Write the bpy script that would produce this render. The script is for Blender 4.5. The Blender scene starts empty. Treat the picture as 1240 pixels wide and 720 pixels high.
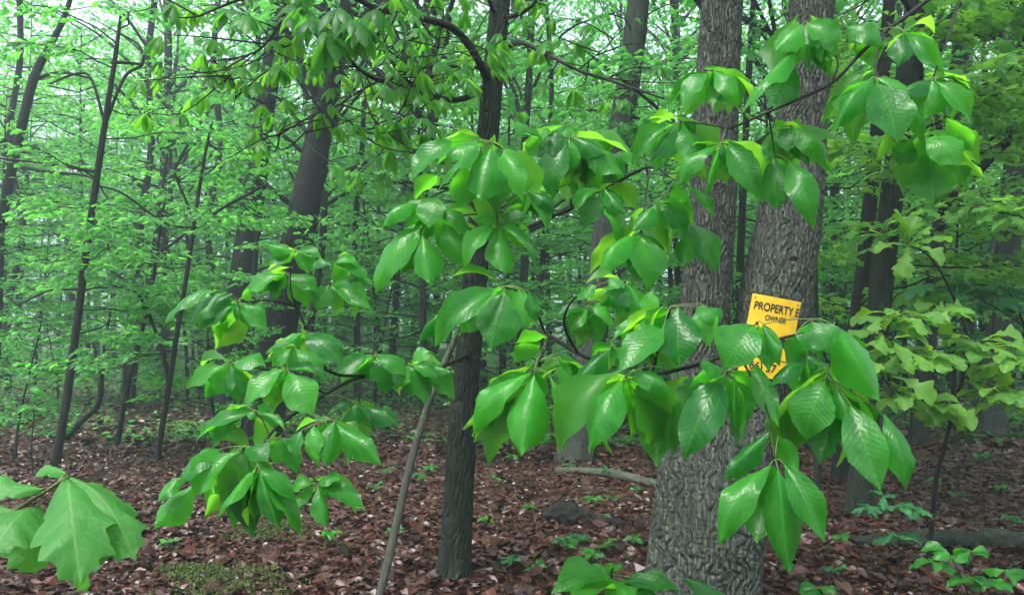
import bpy, math, random
import numpy as np
from mathutils import Vector, Matrix

# ------------------------------------------------------------------ camera, sky, sun, exposure
random.seed(7)
RNG = np.random.default_rng(7)
sc = bpy.context.scene
COL = sc.collection
PITCH = math.atan(40 / 960)
FPX = 960.0                                   # focal length in photograph pixels (1240 wide)
CAM = np.array([0.0, 0.0, 1.6])
cd = bpy.data.cameras.new("camera")
cam = bpy.data.objects.new("camera", cd)
COL.objects.link(cam)
cam.location = CAM
cam.rotation_euler = (math.pi / 2 + PITCH, 0, 0)
cd.sensor_width = 36
cd.lens = 36 * FPX / 1240
cd.clip_start = 0.05
cd.clip_end = 1500
sc.camera = cam

SUN_EL, SUN_AZ = math.radians(62), math.radians(215)
world = bpy.data.worlds.new("World")
sc.world = world
world.use_nodes = True
wn = world.node_tree
wn.nodes.clear()
sky = wn.nodes.new("ShaderNodeTexSky")
sky.sky_type = 'NISHITA'
sky.sun_disc = False
sky.sun_elevation = SUN_EL
sky.sun_rotation = SUN_AZ
sky.air_density = 1.0
sky.dust_density = 4.0
sky.ozone_density = 1.0
hs = wn.nodes.new("ShaderNodeHueSaturation")
hs.inputs['Saturation'].default_value = 0.50          # overcast: a greyer sky
bg = wn.nodes.new("ShaderNodeBackground")
bg.inputs['Strength'].default_value = 0.15
wo = wn.nodes.new("ShaderNodeOutputWorld")
wn.links.new(sky.outputs[0], hs.inputs['Color'])
wn.links.new(hs.outputs[0], bg.inputs['Color'])
wn.links.new(bg.outputs[0], wo.inputs['Surface'])

sl = bpy.data.lights.new("sun", 'SUN')
sl.energy = 1.5
sl.angle = math.radians(22)
sl.color = (1.0, 0.98, 0.95)
so = bpy.data.objects.new("sun", sl)
COL.objects.link(so)
sd = Vector((math.sin(SUN_AZ) * math.cos(SUN_EL), math.cos(SUN_AZ) * math.cos(SUN_EL), math.sin(SUN_EL)))
so.rotation_euler = sd.to_track_quat('Z', 'Y').to_euler()

sc.view_settings.view_transform = 'Standard'
sc.view_settings.look = 'None'
sc.view_settings.exposure = 1.9
sc.view_settings.gamma = 1.0
sc.view_settings.use_curve_mapping = False
sc.render.engine = 'CYCLES'
cy = sc.cycles
cy.use_denoising = True
cy.max_bounces = 8
cy.use_adaptive_sampling = True
cy.adaptive_threshold = 0.03
cy.diffuse_bounces = 5
cy.glossy_bounces = 2
cy.transmission_bounces = 6
cy.volume_bounces = 0
cy.transparent_max_bounces = 4
cy.sample_clamp_indirect = 4.0
cy.caustics_reflective = False
cy.caustics_refractive = False

# ------------------------------------------------------------------ helpers: space
FW = np.array([0, math.cos(PITCH), math.sin(PITCH)])
UP = np.array([0, -math.sin(PITCH), math.cos(PITCH)])
RT = np.array([1.0, 0, 0])


def at(x, y, d):
    return CAM + d * (FW + RT * (x - 620) / FPX + UP * (360 - y) / FPX)


def ground_h(x, y):
    return (0.05 * math.sin(0.7 * x + 1.0) * math.sin(0.5 * y) + 0.03 * math.sin(1.3 * y + 0.4 * x)
            + 0.02 * math.sin(2.9 * x + 1.7 * y) + (0.0 if y < 16 else 0.012 * (y - 16)))


def ground_hv(x, y):
    return (0.05 * np.sin(0.7 * x + 1.0) * np.sin(0.5 * y) + 0.03 * np.sin(1.3 * y + 0.4 * x)
            + 0.02 * np.sin(2.9 * x + 1.7 * y) + np.where(y < 16, 0.0, 0.012 * (y - 16)))


def gp(x, y):
    """ground point seen at photograph pixel x, y"""
    r = FW + RT * (x - 620) / FPX + UP * (360 - y) / FPX
    z = 0.0
    for _ in range(8):
        t = (z - CAM[2]) / r[2]
        p = CAM + r * t
        z = ground_h(p[0], p[1])
    return CAM + r * t


def gdepth(y):
    return 1.6 * 960 / (y - 400)


def unit(v):
    return v / (np.linalg.norm(v) + 1e-9)


def spline(pts, n):
    """Catmull-Rom through points (any number of columns), n samples per span"""
    P = np.array(pts, float)
    if len(P) < 3:
        t = np.linspace(0, 1, n + 1)[:, None]
        return P[0] * (1 - t) + P[-1] * t
    Q = np.vstack([2 * P[0] - P[1], P, 2 * P[-1] - P[-2]])
    out = []
    for i in range(1, len(Q) - 2):
        t = np.linspace(0, 1, n, endpoint=False)[:, None]
        a, b, c, e = Q[i - 1], Q[i], Q[i + 1], Q[i + 2]
        out.append(0.5 * (2 * b + (c - a) * t + (2 * a - 5 * b + 4 * c - e) * t ** 2 + (3 * b - a - 3 * c + e) * t ** 3))
    out.append(P[-1:])
    return np.vstack(out)


# ------------------------------------------------------------------ helpers: meshes
def quick_mesh(name, V, faces, mats, tint=None, midx=None, smooth=True):
    """V (n,3); faces = list of int arrays (m,3) or (m,4)"""
    me = bpy.data.meshes.new(name)
    V = np.asarray(V, np.float32)
    me.vertices.add(len(V))
    me.vertices.foreach_set("co", V.ravel())
    loops = np.concatenate([f.ravel() for f in faces]).astype(np.int32)
    sizes = np.concatenate([np.full(len(f), f.shape[1], np.int32) for f in faces])
    starts = np.concatenate([[0], np.cumsum(sizes)[:-1]]).astype(np.int32)
    me.loops.add(len(loops))
    me.loops.foreach_set("vertex_index", loops)
    me.polygons.add(len(sizes))
    me.polygons.foreach_set("loop_start", starts)
    me.polygons.foreach_set("use_smooth", np.full(len(sizes), smooth))
    if midx is not None:
        me.polygons.foreach_set("material_index", np.asarray(midx, np.int32))
    for m in (mats if isinstance(mats, (list, tuple)) else [mats]):
        me.materials.append(m)
    if tint is not None:
        a = me.attributes.new("tint", 'FLOAT', 'POINT')
        a.data.foreach_set("value", np.asarray(tint, np.float32))
    me.update(calc_edges=True)
    me.validate()
    return me


def link(name, me, parent=None, loc=None, kind=None):
    o = bpy.data.objects.new(name, me)
    COL.objects.link(o)
    if parent is not None:
        o.parent = parent
    if loc is not None:
        o.location = tuple(float(c) for c in loc)
    if kind:
        o["kind"] = kind
    return o


def tag(o, label, cat, group=None):
    o["label"] = label
    o["category"] = cat
    if group:
        o["group"] = group
    return o


def thing(name, loc, label, cat, group=None):
    return tag(link(name, None, None, loc), label, cat, group)


class MB:
    """collects tubes and loose faces into one mesh"""
    def __init__(s):
        s.V, s.Q, s.T, s.mq, s.mt, s.n = [], [], [], [], [], 0

    def tube(s, P, R, sides=6, m=0, cap=True):
        P = np.asarray(P, float)
        R = np.broadcast_to(np.asarray(R, float), (len(P),))
        t = np.gradient(P, axis=0)
        t /= np.linalg.norm(t, axis=1)[:, None] + 1e-9
        ref = np.array([0, 0, 1.0]) if abs(t[0][2]) < 0.9 else np.array([1.0, 0, 0])
        a = np.cross(t, ref)
        a /= np.linalg.norm(a, axis=1)[:, None] + 1e-9
        b = np.cross(t, a)
        th = np.linspace(0, 2 * math.pi, sides, endpoint=False)
        ring = (P[:, None, :] + R[:, None, None] * (np.cos(th)[None, :, None] * a[:, None, :] + np.sin(th)[None, :, None] * b[:, None, :]))
        n = len(P)
        s.V.append(ring.reshape(-1, 3))
        i = np.arange(n - 1)[:, None] * sides
        j = np.arange(sides)[None, :]
        k = (np.arange(sides)[None, :] + 1) % sides
        q = np.stack([i + j, i + k, i + k + sides, i + j + sides], -1).reshape(-1, 4) + s.n
        s.Q.append(q)
        s.mq.append(np.full(len(q), m))
        if cap:
            c0 = (n - 1) * sides + s.n
            f = np.array([[c0, c0 + x, c0 + x + 1] for x in range(1, sides - 1)])
            c1 = s.n
            f2 = np.array([[c1, c1 + x + 1, c1 + x] for x in range(1, sides - 1)])
            s.T += [f, f2]
            s.mt += [np.full(len(f), m), np.full(len(f2), m)]
        s.n += n * sides

    def raw(s, V, T=None, Q=None, m=0):
        s.V.append(np.asarray(V, float))
        if T is not None:
            s.T.append(np.asarray(T) + s.n)
            s.mt.append(np.full(len(T), m))
        if Q is not None:
            s.Q.append(np.asarray(Q) + s.n)
            s.mq.append(np.full(len(Q), m))
        s.n += len(V)

    def mesh(s, name, mats, origin=(0, 0, 0), smooth=True):
        V = np.vstack(s.V) - np.asarray(origin, float)
        faces, mi = [], []
        if s.Q:
            faces.append(np.vstack(s.Q)); mi.append(np.concatenate(s.mq))
        if s.T:
            faces.append(np.vstack(s.T)); mi.append(np.concatenate(s.mt))
        return quick_mesh(name, V, faces, mats, midx=np.concatenate(mi), smooth=smooth)


# leaf templates: columns across (-.5..5), along (0..1), lift
LT2 = (np.array([[0, 0, 0], [-.5, .5, -.05], [0, 1, -.12], [.5, .5, -.05], [0, .5, .05]]),
       np.array([[0, 4, 1], [1, 4, 2], [0, 3, 4], [3, 2, 4]]))
LT8 = (np.array([[0, 0, 0], [-.36, .28, .0], [0, .28, .07], [.36, .28, .0], [-.46, .62, -.03], [0, .62, .06], [.46, .62, -.03], [0, 1, -.14], [-.22, .87, -.08], [.22, .87, -.08]]),
       np.array([[0, 2, 1], [0, 3, 2], [1, 2, 5], [1, 5, 4], [2, 3, 6], [2, 6, 5], [4, 5, 8], [5, 7, 8], [5, 6, 9], [5, 9, 7]]))


class LeafBatch:
    def __init__(s):
        s.V, s.F, s.t, s.n = [], [], [], 0

    def add(s, P, D, N, L, W, tint, tpl=LT2):
        P, D, N = (np.asarray(a, float).reshape(-1, 3) for a in (P, D, N))
        k = len(P)
        D = D / (np.linalg.norm(D, axis=1)[:, None] + 1e-9)
        N = N - (N * D).sum(1)[:, None] * D
        N /= np.linalg.norm(N, axis=1)[:, None] + 1e-9
        S = np.cross(D, N)
        L = np.broadcast_to(L, (k,)); W = np.broadcast_to(W, (k,)); tint = np.broadcast_to(tint, (k,))
        tv, tf = tpl
        v = (P[:, None] + S[:, None] * (tv[None, :, :1] * W[:, None, None]) + D[:, None] * (tv[None, :, 1:2] * L[:, None, None])
             + N[:, None] * (tv[None, :, 2:3] * L[:, None, None]))
        s.V.append(v.reshape(-1, 3))
        s.F.append((tf[None] + (np.arange(k) * len(tv))[:, None, None]).reshape(-1, 3) + s.n)
        s.t.append(np.repeat(tint, len(tv)))
        s.n += k * len(tv)

    def mesh(s, name, mat, origin=(0, 0, 0), smooth=False):
        return quick_mesh(name, np.vstack(s.V) - np.asarray(origin, float), [np.vstack(s.F)], mat, np.concatenate(s.t), smooth=smooth)


# ------------------------------------------------------------------ materials
def new_mat(name):
    m = bpy.data.materials.new(name)
    m.use_nodes = True
    nt = m.node_tree
    nt.nodes.clear()
    out = nt.nodes.new("ShaderNodeOutputMaterial")
    return m, nt, out


def nd(nt, kind, **kw):
    n = nt.nodes.new(kind)
    for k, v in kw.items():
        if k.startswith("i_"):
            n.inputs[k[2:].replace("_", " ")].default_value = v
        else:
            setattr(n, k, v)
    return n


def math_n(nt, op, a, b=None, c=None):
    n = nt.nodes.new("ShaderNodeMath")
    n.operation = op
    for i, v in enumerate((a, b, c)):
        if v is None:
            continue
        if isinstance(v, (int, float)):
            n.inputs[i].default_value = v
        else:
            nt.links.new(v, n.inputs[i])
    return n.outputs[0]


def mix_col(nt, fac, a, b):
    n = nt.nodes.new("ShaderNodeMix")
    n.data_type = 'RGBA'
    for sock, v in ((n.inputs[0], fac), (n.inputs[6], a), (n.inputs[7], b)):
        if isinstance(v, (int, float)):
            sock.default_value = v
        elif isinstance(v, tuple):
            sock.default_value = (*v, 1)
        else:
            nt.links.new(v, sock)
    return n.outputs[2]


def ramp(nt, fac, stops):
    n = nt.nodes.new("ShaderNodeValToRGB")
    while len(n.color_ramp.elements) < len(stops):
        n.color_ramp.elements.new(0.5)
    for e, (p, c) in zip(n.color_ramp.elements, stops):
        e.position = p
        e.color = (*c, 1)
    nt.links.new(fac, n.inputs[0])
    return n.outputs[0]


def leaf_shader(nt, out, col, trans, rough=0.4, tfac=0.4, bump=None, spec=0.5):
    p = nd(nt, "ShaderNodeBsdfPrincipled", i_Roughness=rough)
    p.inputs['Specular IOR Level'].default_value = spec
    nt.links.new(col, p.inputs['Base Color'])
    t = nt.nodes.new("ShaderNodeBsdfTranslucent")
    nt.links.new(trans, t.inputs['Color'])
    mx = nt.nodes.new("ShaderNodeMixShader")
    mx.inputs[0].default_value = tfac
    nt.links.new(p.outputs[0], mx.inputs[1])
    nt.links.new(t.outputs[0], mx.inputs[2])
    if bump is not None:
        nt.links.new(bump, p.inputs['Normal'])
        nt.links.new(bump, t.inputs['Normal'])
    nt.links.new(mx.outputs[0], out.inputs['Surface'])


def mat_blade(name, dark, light, trans_a, trans_b, nveins=13.0, rough=0.36, vein_strength=0.14):
    """single leaf object: local x across, y along; veins, midrib, spots; varies by object"""
    m, nt, out = new_mat(name)
    tc = nt.nodes.new("ShaderNodeTexCoord")
    sx = nt.nodes.new("ShaderNodeSeparateXYZ")
    nt.links.new(tc.outputs['Object'], sx.inputs[0])
    ax = math_n(nt, 'ABSOLUTE', sx.outputs[0])
    wn_ = nd(nt, "ShaderNodeTexNoise", i_Scale=4.0, i_Detail=2.0)
    nt.links.new(tc.outputs['Object'], wn_.inputs['Vector'])
    ph = math_n(nt, 'SUBTRACT', math_n(nt, 'MULTIPLY', sx.outputs[1], nveins), math_n(nt, 'MULTIPLY', ax, nveins * 0.42))
    ph = math_n(nt, 'ADD', ph, math_n(nt, 'MULTIPLY', wn_.outputs[0], 0.9))
    w = math_n(nt, 'PINGPONG', ph, 0.5)                         # 0 at a vein
    vein = math_n(nt, 'SUBTRACT', 1.0, math_n(nt, 'SMOOTH_MIN', math_n(nt, 'MULTIPLY', w, 7.0), 1.0, 0.3))
    vein = math_n(nt, 'MAXIMUM', vein, 0.0)
    rib = math_n(nt, 'LESS_THAN', ax, 0.016)
    oi = nt.nodes.new("ShaderNodeObjectInfo")
    rnd = oi.outputs['Random']
    cmb = nt.nodes.new("ShaderNodeVectorMath"); cmb.operation = 'ADD'
    nt.links.new(tc.outputs['Object'], cmb.inputs[0])
    cx = nt.nodes.new("ShaderNodeCombineXYZ")
    nt.links.new(math_n(nt, 'MULTIPLY', rnd, 31.7), cx.inputs[0])
    nt.links.new(math_n(nt, 'MULTIPLY', rnd, 17.3), cx.inputs[1])
    nt.links.new(cx.outputs[0], cmb.inputs[1])
    no = nd(nt, "ShaderNodeTexNoise", i_Scale=3.5, i_Detail=4.0)
    nt.links.new(cmb.outputs[0], no.inputs['Vector'])
    f = math_n(nt, 'ADD', math_n(nt, 'MULTIPLY', no.outputs[0], 0.9), math_n(nt, 'SUBTRACT', math_n(nt, 'MULTIPLY', rnd, 0.9), 0.42))
    f = math_n(nt, 'MINIMUM', math_n(nt, 'MAXIMUM', f, 0.0), 1.0)
    base = mix_col(nt, f, dark, light)
    vf = math_n(nt, 'MAXIMUM', math_n(nt, 'MULTIPLY', vein, 0.9 * vein_strength), math_n(nt, 'MULTIPLY', rib, 0.28))
    base = mix_col(nt, vf, base, (min(1, light[0] * 2.6 + .03), light[1] * 1.55, light[2] * 2.0))
    # small galls and eaten spots
    vo = nd(nt, "ShaderNodeTexVoronoi", i_Scale=3.2)
    nt.links.new(cmb.outputs[0], vo.inputs['Vector'])
    sep = nt.nodes.new("ShaderNodeSeparateColor")
    nt.links.new(vo.outputs['Color'], sep.inputs[0])
    spot = math_n(nt, 'MULTIPLY', math_n(nt, 'LESS_THAN', vo.outputs['Distance'], math_n(nt, 'MULTIPLY', sep.outputs[1], 0.11)), math_n(nt, 'GREATER_THAN', sep.outputs[0], 0.66))
    base = mix_col(nt, spot, base, (0.16, 0.13, 0.03))
    tr = mix_col(nt, f, trans_a, trans_b)
    fn = nd(nt, "ShaderNodeTexNoise", i_Scale=11.0, i_Detail=3.0)
    nt.links.new(cmb.outputs[0], fn.inputs['Vector'])
    hgt = math_n(nt, 'ADD', math_n(nt, 'MULTIPLY', w, 0.7), math_n(nt, 'ADD', math_n(nt, 'MULTIPLY', no.outputs[0], 1.5), math_n(nt, 'MULTIPLY', fn.outputs[0], 1.6)))
    bp = nd(nt, "ShaderNodeBump", i_Strength=vein_strength, i_Distance=0.010)
    nt.links.new(hgt, bp.inputs['Height'])
    leaf_shader(nt, out, base, tr, rough, 0.42, bp.outputs[0], spec=0.28)
    return m


def mat_foliage(name, stops, tstops, rough=0.4, tfac=0.5):
    """batched leaves coloured by the tint attribute and a little by object"""
    m, nt, out = new_mat(name)
    a = nd(nt, "ShaderNodeAttribute", attribute_name="tint")
    oi = nt.nodes.new("ShaderNodeObjectInfo")
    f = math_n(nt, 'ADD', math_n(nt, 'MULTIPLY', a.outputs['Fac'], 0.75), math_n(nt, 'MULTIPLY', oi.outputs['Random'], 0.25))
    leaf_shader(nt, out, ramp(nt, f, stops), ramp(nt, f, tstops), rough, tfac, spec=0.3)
    return m


def mat_bark(name, a, b, lichen, scale=1.0, bump=0.6, lich=0.55, vz=0.22):
    m, nt, out = new_mat(name)
    tc = nt.nodes.new("ShaderNodeTexCoord")
    mp = nt.nodes.new("ShaderNodeMapping")
    mp.inputs['Scale'].default_value = (1, 1, vz)
    nt.links.new(tc.outputs['Object'], mp.inputs[0])
    n1 = nd(nt, "ShaderNodeTexNoise", i_Scale=14 * scale, i_Detail=5.0, i_Roughness=0.65)
    nt.links.new(mp.outputs[0], n1.inputs['Vector'])
    n2 = nd(nt, "ShaderNodeTexNoise", i_Scale=3.2, i_Detail=4.0, i_Roughness=0.6)
    nt.links.new(tc.outputs['Object'], n2.inputs['Vector'])
    n4 = nd(nt, "ShaderNodeTexNoise", i_Scale=55.0, i_Detail=3.0, i_Roughness=0.7)
    nt.links.new(tc.outputs['Object'], n4.inputs['Vector'])
    vo = nd(nt, "ShaderNodeTexVoronoi", i_Scale=26 * scale, feature='DISTANCE_TO_EDGE')
    wv = nt.nodes.new("ShaderNodeVectorMath"); wv.operation = 'MULTIPLY_ADD'
    nt.links.new(n1.outputs['Color'], wv.inputs[0])
    wv.inputs[1].default_value = (0.05, 0.05, 0.05)
    nt.links.new(mp.outputs[0], wv.inputs[2])
    nt.links.new(wv.outputs[0], vo.inputs['Vector'])
    c = mix_col(nt, n1.outputs[0], a, b)
    lf = math_n(nt, 'MULTIPLY', math_n(nt, 'GREATER_THAN', n2.outputs[0], lich), math_n(nt, 'GREATER_THAN', n4.outputs[0], 0.5))
    c = mix_col(nt, math_n(nt, 'MULTIPLY', lf, 0.7), c, lichen)
    p = nd(nt, "ShaderNodeBsdfPrincipled", i_Roughness=0.8)
    p.inputs['Specular IOR Level'].default_value = 0.18
    nt.links.new(c, p.inputs['Base Color'])
    h = math_n(nt, 'ADD', math_n(nt, 'MINIMUM', math_n(nt, 'MULTIPLY', vo.outputs['Distance'], 4.0), 0.8), math_n(nt, 'MULTIPLY', n4.outputs[0], 0.35))
    bp = nd(nt, "ShaderNodeBump", i_Strength=bump, i_Distance=0.02)
    nt.links.new(h, bp.inputs['Height'])
    nt.links.new(bp.outputs[0], p.inputs['Normal'])
    nt.links.new(p.outputs[0], out.inputs['Surface'])
    return m


def mat_plain(name, col, rough=0.6, var=0.25, scale=20.0, spec=0.4):
    m, nt, out = new_mat(name)
    tc = nt.nodes.new("ShaderNodeTexCoord")
    n1 = nd(nt, "ShaderNodeTexNoise", i_Scale=scale, i_Detail=4.0)
    nt.links.new(tc.outputs['Object'], n1.inputs['Vector'])
    c = mix_col(nt, n1.outputs[0], tuple(x * (1 - var) for x in col), tuple(min(1, x * (1 + var)) for x in col))
    p = nd(nt, "ShaderNodeBsdfPrincipled", i_Roughness=rough)
    p.inputs['Specular IOR Level'].default_value = spec
    nt.links.new(c, p.inputs['Base Color'])
    bp = nd(nt, "ShaderNodeBump", i_Strength=0.3, i_Distance=0.004)
    nt.links.new(n1.outputs[0], bp.inputs['Height'])
    nt.links.new(bp.outputs[0], p.inputs['Normal'])
    nt.links.new(p.outputs[0], out.inputs['Surface'])
    return m


M_HICK = mat_blade("hickory_leaf", (0.006, 0.068, 0.013), (0.034, 0.200, 0.022), (0.04, 0.44, 0.020), (0.21, 0.80, 0.026), rough=0.28)
M_OAKL = mat_blade("red_oak_leaf", (0.032, 0.160, 0.030), (0.062, 0.225, 0.044), (0.11, 0.46, 0.03), (0.19, 0.56, 0.04), 7.0, 0.5, 0.15)
M_WOAK = mat_blade("white_oak_leaf", (0.050, 0.165, 0.026), (0.110, 0.265, 0.042), (0.20, 0.52, 0.02), (0.38, 0.70, 0.03), 7.0, 0.5, 0.15)
M_MAPL = mat_blade("maple_leaf", (0.016, 0.110, 0.035), (0.03, 0.165, 0.05), (0.05, 0.28, 0.04), (0.09, 0.35, 0.05), 7.0, 0.42, 0.15)
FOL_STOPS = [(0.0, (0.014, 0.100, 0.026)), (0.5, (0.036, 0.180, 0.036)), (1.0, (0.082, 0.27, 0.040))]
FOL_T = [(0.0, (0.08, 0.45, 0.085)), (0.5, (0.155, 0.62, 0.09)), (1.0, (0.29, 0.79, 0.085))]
M_FOL = mat_foliage("understory_foliage", FOL_STOPS, FOL_T)
M_HFOL = mat_foliage("hickory_foliage", [(0.0, (0.014, 0.085, 0.016)), (1.0, (0.050, 0.20, 0.028))], [(0.0, (0.10, 0.46, 0.025)), (1.0, (0.34, 0.80, 0.04))], tfac=.55)
M_YFOL = mat_foliage("oak_foliage", [(0.0, (0.035, 0.14, 0.028)), (1.0, (0.095, 0.25, 0.045))], [(0.0, (0.12, 0.44, 0.04)), (1.0, (0.32, 0.66, 0.06))])
M_TWIG = mat_plain("dark_wet_twig", (0.008, 0.007, 0.0065), 0.7, 0.4, 60, 0.25)
M_PETI = mat_plain("green_petiole", (0.075, 0.10, 0.03), 0.5, 0.3, 60)
M_OAKB = mat_bark("oak_bark", (0.0244, 0.0290, 0.0233), (0.1111, 0.1270, 0.1048), (0.0611, 0.0920, 0.0448), 1.6, 1.0, 0.60)
M_HICKB = mat_bark("hickory_bark", (0.0056, 0.0080, 0.0058), (0.0320, 0.0430, 0.0314), (0.0565, 0.0800, 0.0448), 1.3, 0.6, 0.62)
M_FARB = mat_bark("background_bark", (0.0038, 0.0050, 0.0040), (0.0141, 0.0180, 0.0143), (0.0376, 0.0500, 0.0314), 0.8, 0.6, 0.62)
M_SAPB = mat_bark("sapling_bark", (0.0056, 0.0060, 0.0049), (0.0170, 0.0180, 0.0143), (0.0565, 0.0750, 0.0448), 2.0, 0.4, 0.68)
M_DEAD = mat_bark("dead_wood", (0.0282, 0.0310, 0.0251), (0.0800, 0.0850, 0.0672), (0.0847, 0.1200, 0.0717), 2.0, 0.5, 0.55)


def mat_litter():
    m, nt, out = new_mat("leaf_litter")
    a = nd(nt, "ShaderNodeAttribute", attribute_name="tint")
    oi = nt.nodes.new("ShaderNodeObjectInfo")
    f = math_n(nt, 'FRACT', math_n(nt, 'ADD', a.outputs['Fac'], math_n(nt, 'MULTIPLY', oi.outputs['Random'], 0.97)))
    c = ramp(nt, f, [(0.0, (0.008, 0.004, 0.0035)), (0.22, (0.042, 0.010, 0.006)), (0.42, (0.020, 0.008, 0.006)),
                     (0.60, (0.060, 0.015, 0.008)), (0.86, (0.028, 0.013, 0.010)), (0.985, (0.055, 0.027, 0.019)), (1.0, (0.14, 0.10, 0.085))])
    p = nd(nt, "ShaderNodeBsdfPrincipled", i_Roughness=0.33)
    p.inputs['Specular IOR Level'].default_value = 0.32
    nt.links.new(c, p.inputs['Base Color'])
    nt.links.new(p.outputs[0], out.inputs['Surface'])
    return m


M_LITTER = mat_litter()


def mat_ground():
    m, nt, out = new_mat("forest_floor")
    tc = nt.nodes.new("ShaderNodeTexCoord")
    n1 = nd(nt, "ShaderNodeTexNoise", i_Scale=22.0, i_Detail=6.0, i_Roughness=0.7)
    n2 = nd(nt, "ShaderNodeTexNoise", i_Scale=0.5, i_Detail=4.0)
    nt.links.new(tc.outputs['Object'], n1.inputs['Vector'])
    nt.links.new(tc.outputs['Object'], n2.inputs['Vector'])
    c = ramp(nt, n1.outputs[0], [(0.3, (0.022, 0.013, 0.010)), (0.5, (0.055, 0.028, 0.020)), (0.7, (0.085, 0.050, 0.036))])
    sx = nt.nodes.new("ShaderNodeSeparateXYZ")
    nt.links.new(tc.outputs['Object'], sx.inputs[0])
    far = math_n(nt, 'ADD', math_n(nt, 'MULTIPLY', math_n(nt, 'SUBTRACT', sx.outputs[1], 15.0), 0.08), math_n(nt, 'SUBTRACT', n2.outputs[0], 0.5))
    far = math_n(nt, 'MINIMUM', math_n(nt, 'MAXIMUM', far, 0.0), 0.75)
    c = mix_col(nt, far, c, (0.040, 0.075, 0.030))             # ground plants take over in the deeper wood
    p = nd(nt, "ShaderNodeBsdfPrincipled", i_Roughness=0.75)
    nt.links.new(c, p.inputs['Base Color'])
    bp = nd(nt, "ShaderNodeBump", i_Strength=0.6, i_Distance=0.03)
    nt.links.new(n1.outputs[0], bp.inputs['Height'])
    nt.links.new(bp.outputs[0], p.inputs['Normal'])
    nt.links.new(p.outputs[0], out.inputs['Surface'])
    return m


# ------------------------------------------------------------------ ground and litter
xs = np.unique(np.concatenate([np.linspace(-300, -24, 24), np.linspace(-24, 24, 150), np.linspace(24, 300, 24)]))
ys = np.unique(np.concatenate([np.linspace(-60, -2, 12), np.linspace(-2, 30, 110), np.linspace(30, 90, 30), np.linspace(90, 420, 20)]))
GX, GY = np.meshgrid(xs, ys)
GZ = ground_hv(GX, GY)
nx, ny = len(xs), len(ys)
i = np.arange(ny - 1)[:, None] * nx + np.arange(nx - 1)[None, :]
GQ = np.stack([i, i + 1, i + 1 + nx, i + nx], -1).reshape(-1, 4)
ground = link("ground", quick_mesh("ground", np.stack([GX, GY, GZ], -1).reshape(-1, 3), [GQ], mat_ground()), kind="structure")

# fallen leaves: curled lobed blades; template columns: across, along, lift
LIT = [
    (np.array([[0, 0, .0], [-.30, .25, .16], [0, .28, .0], [.34, .22, .10], [-.5, .55, .22], [0, .6, .03], [.48, .6, .16], [-.2, .85, .12], [.25, .88, .08], [0, 1.05, .16]]),
     np.array([[0, 2, 1], [0, 3, 2], [1, 2, 5], [1, 5, 4], [2, 3, 6], [2, 6, 5], [4, 5, 7], [5, 9, 7], [5, 6, 8], [5, 8, 9]])),
    (np.array([[0, 0, .10], [-.36, .3, .0], [0, .28, .13], [.30, .3, .02], [-.42, .6, -.02], [0, .62, .15], [.5, .55, .0], [-.24, .9, .0], [.16, .82, .06], [0, 1.0, .05]]),
     np.array([[0, 2, 1], [0, 3, 2], [1, 2, 5], [1, 5, 4], [2, 3, 6], [2, 6, 5], [4, 5, 7], [5, 9, 7], [5, 6, 8], [5, 8, 9]])),
]


def litter_set(n, y0, y1, size, lift, spread_pow=1.0):
    """random leaves over the visible wedge of ground"""
    yy = y0 + (y1 - y0) * RNG.random(n) ** spread_pow
    xx = (RNG.random(n) * 2 - 1) * (yy * 0.74 + 1.2)
    zz = ground_hv(xx, yy) + lift * RNG.random(n)
    th = RNG.random(n) * 2 * math.pi
    tilt = RNG.normal(0, 0.22, n)
    D = np.stack([np.cos(th), np.sin(th), tilt], 1)
    N = np.stack([RNG.normal(0, .5, n), RNG.normal(0, .5, n), np.ones(n)], 1)
    L = size * RNG.uniform(0.6, 1.35, n)
    W = L * RNG.uniform(0.5, 0.85, n)
    return np.stack([xx, yy, zz], 1), D, N, L, W


lb = LeafBatch()
for tpl in LIT:
    P, D, N, L, W = litter_set(40000, 2.6, 12.0, 0.066, 0.035, 1.25)
    lb.add(P, D, N, L, W, RNG.random(len(P)), tpl)
    P, D, N, L, W = litter_set(13000, 10.0, 24.0, 0.13, 0.04, 1.1)
    lb.add(P, D, N, L, W, RNG.random(len(P)), tpl)
link("leaf_litter", lb.mesh("leaf_litter", M_LITTER), ground, kind="stuff")

# the 300 nearest fallen leaves, one by one
near_meshes = []
for k in range(6):
    tv, tf = LIT[k % 2]
    tv = tv.copy()
    tv[:, 2] += RNG.normal(0, 0.035, len(tv))
    tv[:, 0] *= RNG.uniform(0.6, 0.85)
    near_meshes.append(quick_mesh("fallen_leaf", tv, [tf], M_LITTER, smooth=False))
P, D, N, L, W = litter_set(300, 4.3, 6.6, 0.125, 0.02)
for k in range(300):
    o = link("leaf", near_meshes[k % 6], ground, P[k] + np.array([0, 0, 0.035]))
    d = unit(D[k]); n_ = unit(N[k] - N[k].dot(d) * d); s_ = np.cross(d, n_)
    Rm = Matrix((s_, d, n_)).transposed()
    o.rotation_euler = Rm.to_euler()
    o.scale = (L[k],) * 3


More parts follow.
